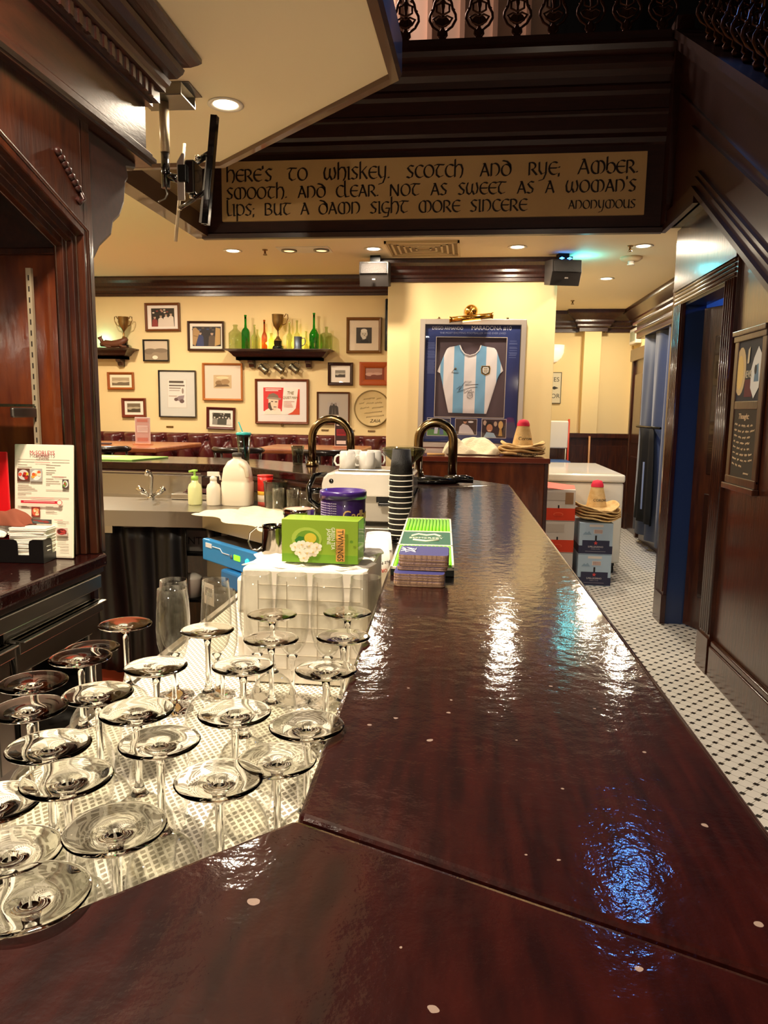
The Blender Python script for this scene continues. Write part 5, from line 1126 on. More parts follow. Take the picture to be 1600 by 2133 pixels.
for j in range(2, 5):
    for k in range(-8, 9):
        x = k*.21+(.105 if j % 2 else 0)
        if abs(x) >= 1.7: continue
        if bt_ is None: bt_ = ob('button', MB().lathe([(0, 0), (.014, .002), (.01, .009), (0, .011)], 10, T=Matrix.Rotation(PI/2, 4, 'X')), LEATHER, bq); o = bt_
        else: o = bt_.copy(); COL.objects.link(o)
        o.location = (x, .166, j*.19)
ob('seat', MB().box(-1.72, 1.72, -.34, .17, .12, .27), LEATHER, bq, bevel=.03, seg=3); ob('base', MB().box(-1.72, 1.72, -.28, .26, 0, .12).box(-1.72, 1.72, .2, .295, .12, .80), WOOD, bq)
def table(x0, x1, y0, y1, lab, rz=0):
    cx, cy = (x0+x1)/2, (y0+y1)/2; t = thing('pub_table', lab, 'table', (cx, cy, .351), rz); w, d = (x1-x0)/2, (y1-y0)/2
    m = MB(); m.box(-w, w, -d, d, .71, .75); ob('table_top', m, TABLEW, t, bevel=.012, seg=3)
    ob('pedestal', MB().lathe([(0, 0), (.22, 0), (.22, .015), (.05, .04), (.035, .06), (.035, .66), (.08, .709), (0, .709)], 24), BLACKM, t)
table(-3.5, -2.28, 5.15, 6.08, 'orange-topped pub table behind the pale green bar mat', 0)
table(-1.62, -.80, 5.35, 6.05, 'orange-topped pub table behind the left beer tap', 0)
def tent(px, py, z, y, w, h, lab, c1, c2, c3):
    p = on_y(px, py, y); t = thing('table_card', lab, 'sign', (p.x, y, z)); ob('base', MB().box(-w/2-.01, w/2+.01, -.03, .03, 0, .008), mat('amber_acrylic', '#d8906a', .2), t)
    ob('holder', MB().box(-w/2, w/2, -.004, .004, .008, h), mat('acrylic', '#d8c8c4', .1, coat=.5), t, bevel=.002)
    it = [(c1, ('r', .04, .02, .96, .98)), (c2, ('r', .15, .82, .85, .93)), (c3, ('r', .15, .42, .85, .68)), (c2, ('r', .15, .08, .85, .22))]+lines(.2, .9, (.62, .56, .5), c1, .02)
    flat('printed_card', it, w, h-.01, t, (0, -.0045, h/2+.005))
tent(298, 915, 1.102, 5.55, .125, .215, 'rose menu card in an acrylic stand on the left table', '#c09c98', '#b87468', '#d8c8c8')
tent(711, 920, 1.102, 5.7, .105, .205, 'red and black drinks card standing on the table behind the left tap', '#3a2428', '#e8dcd8', '#a8202c')
it_ = tag(ob('cutlery_roll', MB().box(-.07, .07, -.03, .03, 0, .012), mat('dark_napkin', '#4a3a3c', .8), bevel=.005), 'dark rolled napkin on the left table by the menu card', 'napkin'); it_.location = (-3.0+.12, 5.5, 1.102)
def chair(lab, loc, rz):
    t = thing('pub_chair', lab, 'chair', loc, rz, group='dark chairs at the raised tables')
    DW = mat('dark_chair_wood', '#1c100c', .3, coat=.5)
    ob('seat', MB().lathe([(0, .44), (.2, .44), (.21, .455), (.2, .47), (0, .465)], 28), DW, t)
    for sx in (-1, 1):
        ob('leg', MB().tube([(sx*.15, .14, .45), (sx*.18, .17, 0)], [.018, .014], 10), DW, t); ob('leg', MB().tube([(sx*.15, -.14, .45), (sx*.18, -.18, 0)], [.018, .014], 10), DW, t)
    m = MB(); pts = [(.2*math.sin(a), -.2*math.cos(a)*1.0, .755+.0*a) for a in [(-1.15+2.3*i/14) for i in range(15)]]; m.tube(pts, [.012]+[.022]*13+[.012], 10); ob('back_rail', m, DW, t)
    for a in (-1.0, -.5, 0, .5, 1.0): ob('spindle', MB().tube([(.17*math.sin(a), -.17*math.cos(a), .46), (.2*math.sin(a), -.2*math.cos(a), .75)], .009, 8), DW, t)
chair('dark wooden chair with curved back rail before the left table', (-2.55, 5.0, .351), 0)
chair('dark wooden chair with curved back rail behind the big plastic jug and teal tumbler', (-1.62, 5.12, .351), 0)
chair('dark wooden chair with curved back rail behind the left beer tap', (-1.0, 5.05, .351), 0)

# ================================================================ PILLAR with framed jersey
KJ = .15625*6.1/1520
def jx(c): return (c-775)*KJ
def jz(c): return (1030-c)*KJ
pc_ = on_y(860+775*.15625, 640+1030*.15625, 6.1)
jf = thing('framed_jersey', 'large silver frame holding a sky-blue and white striped football shirt on the pillar', 'framed shirt', (pc_.x, 6.118, pc_.z), rot=(0, math.radians(.4), 0))
def ringframe(mb, x0, x1, z0, z1, w, ya, yb):
    mb.box(x0, x0+w, ya, yb, z0, z1); mb.box(x1-w, x1, ya, yb, z0, z1); mb.box(x0+w, x1-w, ya, yb, z0, z0+w); mb.box(x0+w, x1-w, ya, yb, z1-w, z1)
m = MB(); ringframe(m, jx(95), jx(1455), jz(1855), jz(205), .046, -.05, 0); ob('frame', m, mat('silver_frame', '#b9aea4', .35, .7), jf, bevel=.003)
m = MB(); ringframe(m, jx(160), jx(1390), jz(1790), jz(270), .006, -.052, -.03); ob('frame_lip', m, flatc('#30282c'), jf)
BLUE = flatc('#22326e')
m = MB(); m.box(jx(160), jx(310), -.03, -.026, jz(1790), jz(270)); m.box(jx(1215), jx(1390), -.03, -.026, jz(1790), jz(270)); m.box(jx(310), jx(1215), -.03, -.026, jz(430), jz(270)); m.box(jx(310), jx(1215), -.03, -.026, jz(1790), jz(1455))
ob('mount_board', m, BLUE, jf)
ob('backing', MB().box(jx(300), jx(1225), -.006, -.002, jz(1465), jz(420)), flatc('#5a4a52'), jf)
m = MB(); ringframe(m, jx(305), jx(1220), jz(1460), jz(425), .005, -.0315, -.028); ob('bevel_line', m, flatc('#c9bdb4'), jf)
top_ = [(330, 870), (445, 580), (480, 555), (560, 540), (612, 525), (640, 590), (680, 640), (750, 662), (820, 640), (868, 590), (885, 525), (930, 540), (1060, 560), (1088, 590), (1185, 850)]
bot_ = [(330, 870), (370, 890), (490, 1400), (990, 1405), (1120, 935), (1145, 885), (1185, 850)]
def interp(pl_, x):
    for (a, b) in zip(pl_[:-1], pl_[1:]):
        if a[0] <= x <= b[0]: return a[1]+(b[1]-a[1])*(x-a[0])/max(1e-6, b[0]-a[0])
    return pl_[-1][1]
JW, JB = mat('shirt_white', '#efe9ec', .8), mat('shirt_sky', '#7fb4dc', .8)
bands = [(330, 370, 0), (370, 413, 1), (413, 545, 0), (545, 680, 1), (680, 832, 0), (832, 960, 1), (960, 1100, 0), (1100, 1150, 1), (1150, 1185, 0)]
m = MB()
for (xa, xb, c) in bands:
    m.m(JB if c else JW)
    def fn(u, v, xa=xa, xb=xb):
        x = xa+(xb-xa)*u; t_, b_ = interp(top_, x), interp(bot_, x); zc = t_+(b_-t_)*v
        e = min(1, (x-330)/120, (1185-x)/120, (zc-t_+10)/60+.2, (b_-zc+10)/60+.2)
        return (jx(x), -.008-.012*max(0, e)**.5-.0012*math.sin(x*.03+zc*.02), jz(zc))
    m.grid(fn, 10, 24)
sh = ob('shirt', m, parent=jf)
m = MB(); pts = [(jx(x), -.019, jz(z)) for x, z in ((615, 530), (640, 590), (680, 640), (750, 662), (820, 640), (868, 590), (888, 528))]; m.tube(pts, .010, 8, flat=.5); ob('collar', m, mat('shirt_white', '#efe9ec', .8), sh)
flat('crest', [('#b08c3c', [(.08, .95), (.92, .95), (1, .7), (.95, .2), (.5, 0), (.05, .2), (0, .7)]), ('#17181c', [(.12, .9), (.88, .9), (.94, .68), (.89, .24), (.5, .06), (.11, .24), (.06, .68)]), ('#e8e4dc', [(.22, .82), (.78, .82), (.84, .64), (.8, .3), (.5, .15), (.2, .3), (.16, .64)]), ('#8a7a50', ('r', .3, .62, .7, .7)), ('#8a7a50', ('r', .28, .46, .72, .52)), ('#8a7a50', ('r', .3, .32, .7, .38))], .078, .082, sh, (jx(958), -.0225, jz(847)))
m = MB(); m.tube([(jx(520), -.0225, jz(880)), (jx(610), -.0225, jz(880)), (jx(566), -.0225, jz(815)), (jx(520), -.0225, jz(880))], .0016, 5); m.lathe([(0, 0), (.009, .001), (0, .002)], 10, T=Matrix.Translation((jx(568), -.0225, jz(830))) @ Matrix.Rotation(PI/2, 4, 'X')); ob('maker_mark', m, flatc('#70685c'), sh)
m = MB()
for pts in ([(590, 1090), (640, 1050), (620, 1110), (700, 990), (780, 985), (700, 1035), (870, 1025)], [(600, 1130), (700, 1090), (770, 1070), (860, 1060)], [(690, 1100), (690, 1140), (720, 1125), (740, 1105), (745, 1140), (760, 1110), (780, 1090), (785, 1130), (815, 1120)], [(730, 1170), (740, 1140), (770, 1130), (800, 1150), (800, 1190), (770, 1210), (735, 1195), (730, 1170)], [(755, 1150), (755, 1185)], [(775, 1155), (790, 1165), (778, 1185), (770, 1165)]):
    m.tube([(jx(a), -.0225, jz(b)) for a, b in pts], .0014, 4)
ob('signature', m, flatc('#4c4a54'), sh)
WT = flatc('#cdd2e4'); lettering('DIEGO ARMANDO', .036, WT, jf, (jx(450), -.0315, jz(320)), sx=.83, ext=.0004, name='title'); lettering('MARADONA #10', .046, WT, jf, (jx(1012), -.0315, jz(315)), sx=.92, ext=.0004, name='title')
lettering('THE MOST EXCITING FOOTBALLER WHO EVER LIVED', .021, flatc('#8c94bc'), jf, (jx(775), -.0312, jz(378)), sx=1.05, ext=.0003, name='subtitle')
m = MB(); rr = random.Random(8)
for (cx, a, b) in ((245, 500, 900), (1295, 470, 690)):
    z = a
    while z < b:
        if rr.random() > .14: m.box(jx(cx-42-rr.random()*12), jx(cx+42+rr.random()*12), -.0305, -.030, jz(z+5), jz(z))
        z += 13
ob('caption_text', m, flatc('#6874a8'), jf)
ph1 = [('#2c3450', ('r', 0, 0, 1, 1)), ('#5c9050', ('r', 0, 0, 1, .35)), ('#c8cce0', [(.3, .1), (.45, .1), (.5, .7), (.35, .7)]), ('#5468a0', [(.55, .05), (.72, .05), (.68, .65), (.55, .6)]), ('#c89c84', ('e', .42, .8, .05, .09)), ('#c89c84', ('e', .62, .74, .05, .09)), ('#9098b8', ('r', 0, .7, 1, .74))]
ph2 = [('#4a3834', ('r', 0, 0, 1, 1)), ('#d8d0d4', [(.15, .05), (.9, .02), (.8, .3), (.6, .6), (.35, .7), (.2, .5)]), ('#c89478', ('e', .45, .82, .08, .12)), ('#281c18', ('e', .45, .91, .09, .07)), ('#e8e4e8', ('e', .72, .82, .13, .06))]
ph3 = [('#3c2c34', ('r', 0, 0, 1, 1)), ('#c8ac98', ('e', .12, .8, .07, .14)), ('#2c2420', ('e', .3, .65, .15, .24)), ('#c88c6c', ('e', .32, .52, .13, .22)), ('#a8c4dc', [(.08, 0), (.62, 0), (.5, .25), (.2, .3)]), ('#f4ecdc', ('r', .26, .36, .38, .4)), ('#e0b878', ('e', .78, .7, .1, .22)), ('#c89c58', [(.7, .1), (.86, .1), (.82, .5), (.74, .5)]), ('#c8ac98', ('e', .56, .75, .07, .14)), ('#20283c', ('r', .88, .1, 1, .6))]
for (x0, x1, z0, z1, ph) in ((222, 522, 1700, 1475, ph1), (592, 868, 1680, 1478, ph2), (938, 1248, 1712, 1475, ph3)):
    w, h = (x1-x0)*KJ, (z0-z1)*KJ; cx, cz = jx((x0+x1)/2), jz((z0+z1)/2)
    o = flat('mounted_photo', [('#d8d0d4', ('r', -.02, -.03, 1.02, 1.03))]+ph, w, h, jf, (cx, -.0305, cz), d=.0003)
ob('glass_pane', MB().box(jx(165), jx(1385), -.045, -.0442, jz(1785), jz(275)), PANE, jf)
m = MB()
for c in (333, 1212): m.lathe([(.006, -.002), (.011, -.002), (.011, .002), (.006, .002)], 14, T=Matrix.Translation((jx(c), -.01, jz(190))) @ Matrix.Rotation(PI/2, 4, 'X'))
ob('hanging_ring', m, BRASSD, jf)
plp = on_y(860+778*.15625, 640+50*.15625, 6.1)
pl_ = thing('picture_lamp', 'polished brass picture lamp tilted over the framed shirt', 'lamp', (plp.x, 6.119, plp.z))
ob('rosette', MB().lathe([(0, 0), (.052, 0), (.052, .01), (.04, .022), (.03, .024), (.018, .035), (0, .038)], 28, T=T_), BRASS, pl_)
ob('arm', MB().tube([(0, -.03, 0), (0, -.10, .02), (0, -.14, -.02), (0, -.14, -.05)], .008, 10), BRASS, pl_)
ob('shade', MB().tube([(-.165, -.14, -.083), (.17, -.14, -.050)], .022, 18), BRASS, pl_)
m = MB(); m.lathe([(0, -.006), (.026, -.004), (.026, .004), (0, .006)], 18, T=Matrix.Translation((-.165, -.14, -.083)) @ Matrix.Rotation(PI/2, 4, 'Y')); m.lathe([(0, -.006), (.026, -.004), (.026, .004), (0, .006)], 18, T=Matrix.Translation((.17, -.14, -.050)) @ Matrix.Rotation(PI/2, 4, 'Y')); ob('end_cap', m, BRASS, pl_)
ob('diffuser', MB().box(-.075, .07, -.152, -.12, -.094, -.091, T=Matrix.Rotation(-.1, 4, 'Y')), mat('lamp_diffuser', '#fff0c8', .5, emit='#ffe2a0', est=2), pl_)

# waist-high cabinet in front of the pillar
cb = thing('service_cabinet', 'waist-high dark red service cabinet in front of the pillar', 'cabinet', (.08, 5.55, 0))
ob('body', MB().box(-.5, .44, -.62, .54, 0.001, 1.06), REDWOOD, cb, bevel=.003); ob('top', MB().box(-.52, .46, -.65, .56, 1.06, 1.095), TABLEW if False else mat('red_gloss_top', '#6a2a1a', .2, coat=.8), cb, bevel=.006)
ob('plinth', MB().box(-.49, .45, -.63, .54, .001, .1), WOOD, cb); ob('corner_post', MB().box(.425, .45, -.635, -.6, .1, 1.06), WOOD, cb, bevel=.003)
o = tag(crumple('cloth_bag', .37, .26, .13, CREAMCL, 33, 2.2, 60, 44), 'crumpled cream cloth bag on the service cabinet beside the straw hats', 'bag'); o.location = (.02, 5.25, 1.096)
dk = tag(ob('wooden_stick', MB().tube([(0, 0, 0), (.12, .01, 0)], .008, 8), mat('light_wood', '#d8a868', .6)), 'short pale wooden stick left of the cloth bag', 'stick'); dk.location = (-.28, 5.0, 1.104)
# straw hats
def hat(lab, loc, rb, ch, group, top=False, rz=0, text=None, wave=.02, rc=.075):
    t = thing('straw_hat', lab, 'hat', loc, rz, group=group)
    def brim(u, v):
        a = 2*PI*u; r = rc+(rb-rc)*v; z = wave*v*v*math.cos(2*a)+.012*max(0, v-.75)*4*1.0+.004
        return (r*math.cos(a), r*math.sin(a), z+(.006*math.sin(a*5)*v))
    m = MB(); m.grid(brim, 48, 10); o = ob('brim', m, STRAW, t); o.modifiers.new('s', 'SOLIDIFY').thickness = .008
    o = ob('crown', MB().open_lathe([(rc+.002, .004), (rc*.95, .02), (rc*.8, ch*.4), (rc*.55, ch*.8), (rc*.5, ch*.9), (rc*.38, ch*.98), (0, ch)], 32), STRAW, t); o.modifiers.new('s', 'SOLIDIFY').thickness = .003
    if top:
        o = ob('red_tip', MB().open_lathe([(rc*.60, ch*.77), (rc*.57, ch*.86), (rc*.42, ch*.985), (0, ch*1.03)], 28), mat('red_straw', '#e02848', .7), t)
        wrap_text(text[0], text[1], flatc('#2c2c30'), t, rc*.87, text[2], ch*.30, name='printed_name')
    return t
for k, (dy, ch) in enumerate(((0, .14), (.02, .14), (.04, .14))): hat('straw hat with printed rim text, %s of the pile on the service cabinet' % ('bottom', 'second', 'third')[k], (.372, 5.22, 1.098+dy), .165, ch, 'straw hats on the service cabinet', rz=k*.4+.2, wave=.008)
th = hat('tall straw hat with red tip on top of the pile on the service cabinet', (.378, 5.22, 1.098+.06), .155, .185, 'straw hats on the service cabinet', True, 0, ('Corona', .034, .25), wave=.014)
bh = [o for o in COL.objects if o.name.startswith('straw_hat')][0]
wrap_text('MEXICANA', .030, flatc('#2c2c30'), bh, .168, 0, .012, name='rim_lettering')
for k in range(4): hat('plain straw hat, %s from the bottom of the pile on the beer cases' % ('first', 'second', 'third', 'fourth')[k], (1.072, 6.12, .537+k*.021), .19-.002*k, .16, 'straw hats on the beer cases', rz=.3+.2*k, wave=.014, rc=.08)
hat('straw hat with red tip on top of the pile on the beer cases', (1.06, 6.12, .537+.088), .185, .225, 'straw hats on the beer cases', True, .3, ('CORONA', .03, .35-.3), wave=.032, rc=.085)

# beer cases
def case(lab, loc, base_c, band_c, kind, open_=False):
    t = thing('beer_case', lab, 'box', loc, group='cases stacked beside the freezer'); w, d, h = .132, .15, .258
    ob('carton', MB().box(-w, w, -d, d, 0, h), mat('card_'+base_c.lstrip('#'), base_c, .6), t, bevel=.003)
    if kind == 'red':
        ob('red_band', MB().box(-w-.001, w+.001, -d-.001, d+.001, .005, .105), mat('orange_red_print', '#f0441c', .5), t)
        ob('panel_print', MB().box(-w+.03, w-.08, -d-.0012, -d, .17, .235), flatc('#d8ccc0'), t); ob('hand_slot', MB().box(-.006, .006, -d-.0014, -d, .105, .13), flatc('#15100e'), t)
        flat('crest_print', [('#ff7a50', ('e', .5, .5, .5, .45)), ('#f0441c', ('e', .5, .45, .42, .38))], .08, .035, t, (0, -d-.0018, .055))
    else:
        ob('dark_band', MB().box(-w-.001, w+.001, -d-.001, d+.001, .005, .07), mat('navy_print', '#2c2f4c', .5), t)
        ob('dark_panel', MB().box(-w*.8, w*.82, -d-.0016, -d, .005, .115), mat('navy_print', '#2c2f4c', .5), t); ob('hand_slot', MB().box(-.007, .007, -d-.0018, -d, .115, .155), flatc('#15100e'), t)
        st_ = [(.5+.5*(1 if i % 2 == 0 else .42)*math.sin(i*PI/5), .5+.5*(1 if i % 2 == 0 else .42)*math.cos(i*PI/5)) for i in range(10)]
        flat('red_star', [('#e8504c', st_)], .036, .036, t, (0, -d-.0022, .093)); lettering('S.PELLEGRINO', .019, flatc('#e4dce0'), t, (0, -d-.0022, .062), ext=.0003); lettering('MINERAL WATER', .009, flatc('#b8b0bc'), t, (0, -d-.0022, .044), ext=.0002)
        ob('print_line', MB().box(-.08, .08, -d-.0022, -d-.0016, .024, .026), flatc('#b8b0bc'), t)
        ob('label_plate', MB().box(-.055, .055, -d-.0012, -d, .225, .245).box(-.02, .05, -d-.0012, -d, .17, .205), flatc('#e4dcd4'), t)
        m = MB()
        for i in range(9): m.box(-.012+i*.007, -.009+i*.007, -d-.0018, -d-.0011, .173, .202)
        ob('barcode', m, flatc('#a05a50'), t)
        flat('mountain_print', [('#8ca8c0', [(0, 0), (.3, .8), (.5, .5), (.7, 1), (1, 0)])], .07, .03, t, (-.07, -d-.0016, .175))
    if open_:
        ob('flap', MB().box(-w, w, 0, .11, 0, .003, T=Matrix.Translation((0, -d, h)) @ Matrix.Rotation(.35, 4, 'X') @ Matrix.Rotation(.12, 4, 'Y')), mat('orange_red_print', '#f0441c', .5), t)
        ob('torn_patch', MB().box(.05, .115, -d-.0014, -d, .14, .235), mat('brown_board', '#a8805c', .8), t)
for k in range(3): case('white and orange-red beer case, %s of the left column by the freezer' % ('bottom', 'middle', 'top open one')[k], (.742, 6.15, .001+k*.2605), '#e6ddd4', '', 'red', k == 2)
for k in range(2): case('pale blue case with navy band and red star, %s of the right column' % ('bottom', 'upper')[k], (1.045, 6.12, .001+k*.2605), '#b4cce0', '', 'blue')
# chest freezer
fz = thing('chest_freezer', 'white chest freezer on castors behind the beer cases', 'freezer', (1.0, 7.15, 0)); FW = mat('freezer_white', '#e9e6dc', .3, coat=.5)
ob('body', MB().box(-.325, .335, -.72, .72, .10, .80), FW, fz, bevel=.015, seg=3); ob('lid', MB().box(-.335, .345, -.735, .72, .805, .875), FW, fz, bevel=.02, seg=4)
for sx in (-.27, .28):
    for sy in (-.65, .6):
        m = MB(); m.lathe([(0, -.014), (.034, -.014), (.036, 0), (.034, .014), (0, .014)], 20, T=Matrix.Translation((sx, sy, .038)) @ Matrix.Rotation(PI/2, 4, 'Y')); m.box(sx-.02, sx+.02, sy-.02, sy+.02, .07, .1); ob('castor', m, BLACK, fz)
# corridor: folded chair, brooms, sign, sconce, exit light, curtain, aprons
hc = thing('folding_chair', 'white-backed chair with blue seat behind the freezer', 'chair', (1.0, 8.75, 0))
ob('backrest', MB().box(-.15, .15, -.015, .015, .98, 1.30), WHITEP, hc, bevel=.03, seg=3); ob('seat', MB().box(-.18, .16, -.3, .05, .80, .85), mat('blue_seat', '#2a4f86', .5), hc, bevel=.02)
for sx in (-.13, .13):
    ob('leg', MB().tube([(sx, 0, 1.0), (sx, .02, 0)], .012), STEELD, hc); ob('leg', MB().tube([(sx, -.26, .8), (sx, -.3, 0)], .012), STEELD, hc)
for i, (x, c, l) in enumerate(((1.20, '#c83c28', 'red-handled broom leaning on the corridor wall'), (1.45, '#b8865a', 'wooden-handled broom leaning on the corridor wall'))):
    t = thing('broom', l, 'broom', (x, 9.0, .001), rot=(math.radians(-4), 0, 0)); ob('handle', MB().tube([(0, 0, .12), (0, 0, 1.32-.2*i)], .012, 8), mat('paint_'+c[1:], c, .4), t); ob('brush', MB().box(-.1, .1, -.02, .02, 0, .12), BLACK, t)
p0, p1 = on_y(1148, 778, 9.28), on_y(1168, 838, 9.28)
ss = thing('street_sign', 'small black and white vertical enamel sign at the corridor end', 'sign', (p1.x-.085, 9.29, (p0.z+p1.z)/2)); ob('plate', MB().box(-.09, .085, -.008, 0, -.19, .19), flatc('#cfc6ac'), ss, bevel=.003)
m = MB(); ringframe(m, -.09, .085, -.19, .19, .008, -.0095, -.008); ob('border', m, flatc('#3a3830'), ss)
lettering('YES', .075, flatc('#2c2c2c'), ss, (-.0, -.0085, .10)); lettering('FOR', .075, flatc('#2c2c2c'), ss, (0, -.0085, -.10)); m = MB(); m.slab_xz([(-.04, 0), (0, .02), (.05, 0), (0, -.02)], -.010, -.008); ob('arrow_mark', m, flatc('#2c2c2c'), ss)
sc_ = thing('wall_sconce', 'white glass half-bowl wall light at the corridor end', 'lamp', (1.0, 9.29, 2.12)); ob('bowl', MB().lathe([(0, -.12), (.05, -.11), (.10, -.06), (.125, 0), (.13, .09), (.125, .09), (.1, 0), (0, -.1)], 30, sy=.8), mat('opal_glass', '#f2efe4', .3, emit='#fff0d0', est=.5), sc_); ob('mount', MB().box(-.03, .03, -.03, 0, -.03, .03), BRASSD, sc_)
pe = Vector((1.94, 9.05, on_x(1302, 703, 1.94).z-.06))
ex = thing('exit_light', 'small white emergency light box high on the corridor wall', 'light', (1.949, pe.y, pe.z)); ob('case', MB().box(-.07, 0, -.17, .17, -.09, .09), WHITEP, ex, bevel=.01); ob('lens', MB().box(-.0725, -.07, -.13, .13, -.055, .055), mat('grey_lens', '#9aa08c', .4), ex)
CUR = mat('navy_curtain', '#2b3a5c', .8, sheen=.3)
m = MB(); m.grid(lambda u, v: (1.85+.035*math.sin(u*34)+.01*math.sin(u*80+v*3), 5.9+u*2.45, .12+v*2.1), 120, 6)
o = tag(ob('wall_curtain', m, CUR), 'long blue curtain hanging along the corridor wall', 'curtain'); o.modifiers.new('s', 'SOLIDIFY').thickness = .004
ap = thing('hanging_aprons', 'black aprons hanging in front of the blue curtain', 'apron', (1.78, 7.7, .3))
m = MB(); m.grid(lambda u, v: (.02*math.sin(u*20+v*2)+.015*math.sin(u*9), (u-.5)*(.75-.25*v), v*.95), 50, 8); o = ob('apron', m, mat('black_cotton', '#0d0d10', .9), ap); o.modifiers.new('s', 'SOLIDIFY').thickness = .006
ob('strap', MB().box(-.05, -.04, -.22, -.19, .15, .62), mat('pale_blue_strap', '#8c9cc4', .7), ap); ob('rail', MB().tube([(.02, -.5, .96), (.02, .5, .96)], .012, 8), BLACKM, ap)

# ================================================================ RIGHT WALL: framed chalkboard
cbd = thing('chalkboard', 'tall framed chalkboard with handwriting on the dark right wall', 'chalkboard', (XR, 3.74, 1.025))
RZ = (PI/2, 0, -PI/2); hw = .20
for a_, b_ in ((hw-.05, hw), (-hw, -hw+.05)): ob('stile', MB().box(-.018, -.001, a_, b_, .05, .74), WOODV, cbd, bevel=.005)
ob('top_ledge', MB().box(-.024, -.001, -hw-.005, hw+.005, .73, .76).box(-.032, -.001, -hw-.01, hw+.01, .76, .785), WOODV, cbd, bevel=.004)
ob('middle_rail', MB().box(-.017, -.001, -hw+.05, hw-.05, .40, .44), WOODV, cbd, bevel=.004); ob('bottom_ledge', MB().box(-.02, -.001, -hw, hw, .03, .07).box(-.032, -.001, -hw-.01, hw+.01, 0, .03), WOODV, cbd, bevel=.004)
ob('board', MB().box(-.012, -.001, -hw+.05, hw-.05, .07, .40), mat('slate_board', '#3c342a', .8), cbd)
ob('picture_panel', MB().box(-.012, -.001, -hw+.05, hw-.05, .44, .73), flatc('#1c2233'), cbd)
flat('painted_shapes', [('#cbb58c', ('e', .02+.1, .5, .24, .42)), ('#dfc27c', ('e', .1, .48, .16, .3)), ('#5c2230', ('r', .36, .05, .7, .35)), ('#d9dde0', [(.62, .2), (.78, .02), (.98, .2), (1, .75), (.86, .88), (.7, .7), (.6, .5)]), ('#5f7f9c', [(.75, .3), (.95, .3), (.9, .6), (.78, .55)]), ('#20242c', ('e', .80, .5, .05, .08)), ('#cfc6ac', [(.42, .62), (.5, .62), (.52, .9), (.44, .85)])], .29, .28, cbd, (-.0125, 0, .585), (0, 0, -PI/2))
lettering('NEWS', .05, flatc('#d8d0bc'), cbd, (-.0165, -.0, .565), RZ, sx=.6)
CH = mat('chalk', '#e6c9a4', .9); lettering('Thought:', .038, CH, cbd, (-.0135, .02, .365), RZ, shear=.2)
m = MB()
for k in range(8):
    z0 = .325-k*.028; x0 = -.13; rr = random.Random(k+40)
    while x0 < .10 - (.05 if k in (3, 7) else 0) - (.08 if k == 7 else 0):
        L_ = rr.uniform(.025, .06); n = int(L_/.0045); pts = []
        for i in range(n): xx = x0+L_*i/n; pts.append((xx, 0, z0+.35*(xx)**2*6*.3-.006+.0065*(1 if i % 2 else -1)*rr.uniform(.3, 1)))
        m.tube([(-.0135, -p[0], p[2]) for p in pts], .0013, 4); x0 += L_+.012
ob('chalk_writing', m, CH, cbd)
ob('chalk_signature', MB().tube([(-.0135, -.03-.006*i, .088+.008*(i % 2)) for i in range(12)], .0013, 4), CH, cbd)

# ================================================================ CEILING FITTINGS
def downlight(p, lab, power, r=.055):
    t = thing('downlight', lab, 'ceiling light', (p.x, p.y, 2.6), group=None)
    ob('trim_ring', MB().open_lathe([(r, 0), (r+.015, -.001), (r+.017, -.004), (r+.004, -.006), (r-.004, -.003), (r-.01, .0), (r, 0)], 32), WHITEP, t)
    ob('bulb', MB().lathe([(0, -.004), (r-.012, -.004), (r-.011, -.001), (0, -.001)], 28), mat('lit_bulb', '#fff4dc', .5, emit=(1, .86, .62), est=12), t)
    lamp('downlight_beam', 'AREA', (p.x, p.y, 2.590), power, WARM, r*1.6)
labs = {'slab': 'recessed downlight in the near ceiling above the TV bracket', 'b1': 'recessed downlight at the left, behind the bracket', 'b2': 'recessed downlight over the left ceiling speaker', 'b3': 'recessed downlight between vent and right speaker', 'b4': 'recessed downlight beside the smoke detector', 'c1': 'recessed downlight over the corridor, farthest back'}
for k, p, s in DL: downlight(p, labs[k], DOWN*s)
tw_ = thing('twin_spotlight', 'white recessed panel with two round spot lamps in the ceiling', 'ceiling light', (-1.28, 5.66, 2.6)); ob('panel', MB().box(-.2, .2, -.1, .1, -.006, 0), WHITEP, tw_, bevel=.002)
for sx in (-.12, .13):
    ob('lamp_ring', MB().open_lathe([(.04, -.006), (.06, -.006), (.06, -.014), (.045, -.016), (.04, -.006)], 28, c=(sx, 0, 0)), STEELD, tw_); ob('lamp_face', MB().lathe([(0, -.007), (.042, -.007), (.04, -.012), (0, -.010)], 24, c=(sx, 0, 0)), mat('warm_lamp_face', '#e8c890', .3, emit='#ffd89a', est=1.5), tw_)
vt = thing('ceiling_vent', 'square louvred cream air vent in the ceiling above the pillar', 'vent', (-.375, 5.66, 2.6)); m = MB()
VC = mat('vent_cream', '#dcc69a', .5)
for k in range(6):
    a, b = .27-k*.042, .24-k*.040; ringframe(MB(), 0, 0, 0, 0, 0, 0, 0)
    for (x0, x1, y0, y1) in ((-a, a, -b, -b+.014), (-a, a, b-.014, b), (-a, -a+.014, -b, b), (a-.014, a, -b, b)): m.box(x0, x1, y0, y1, -.014-(.004 if k == 0 else -.0), 0)
ob('louvres', m, VC, vt); ob('throat', MB().box(-.25, .25, -.22, .22, -.003, 0), mat('vent_throat', '#8f7c58', .8), vt)
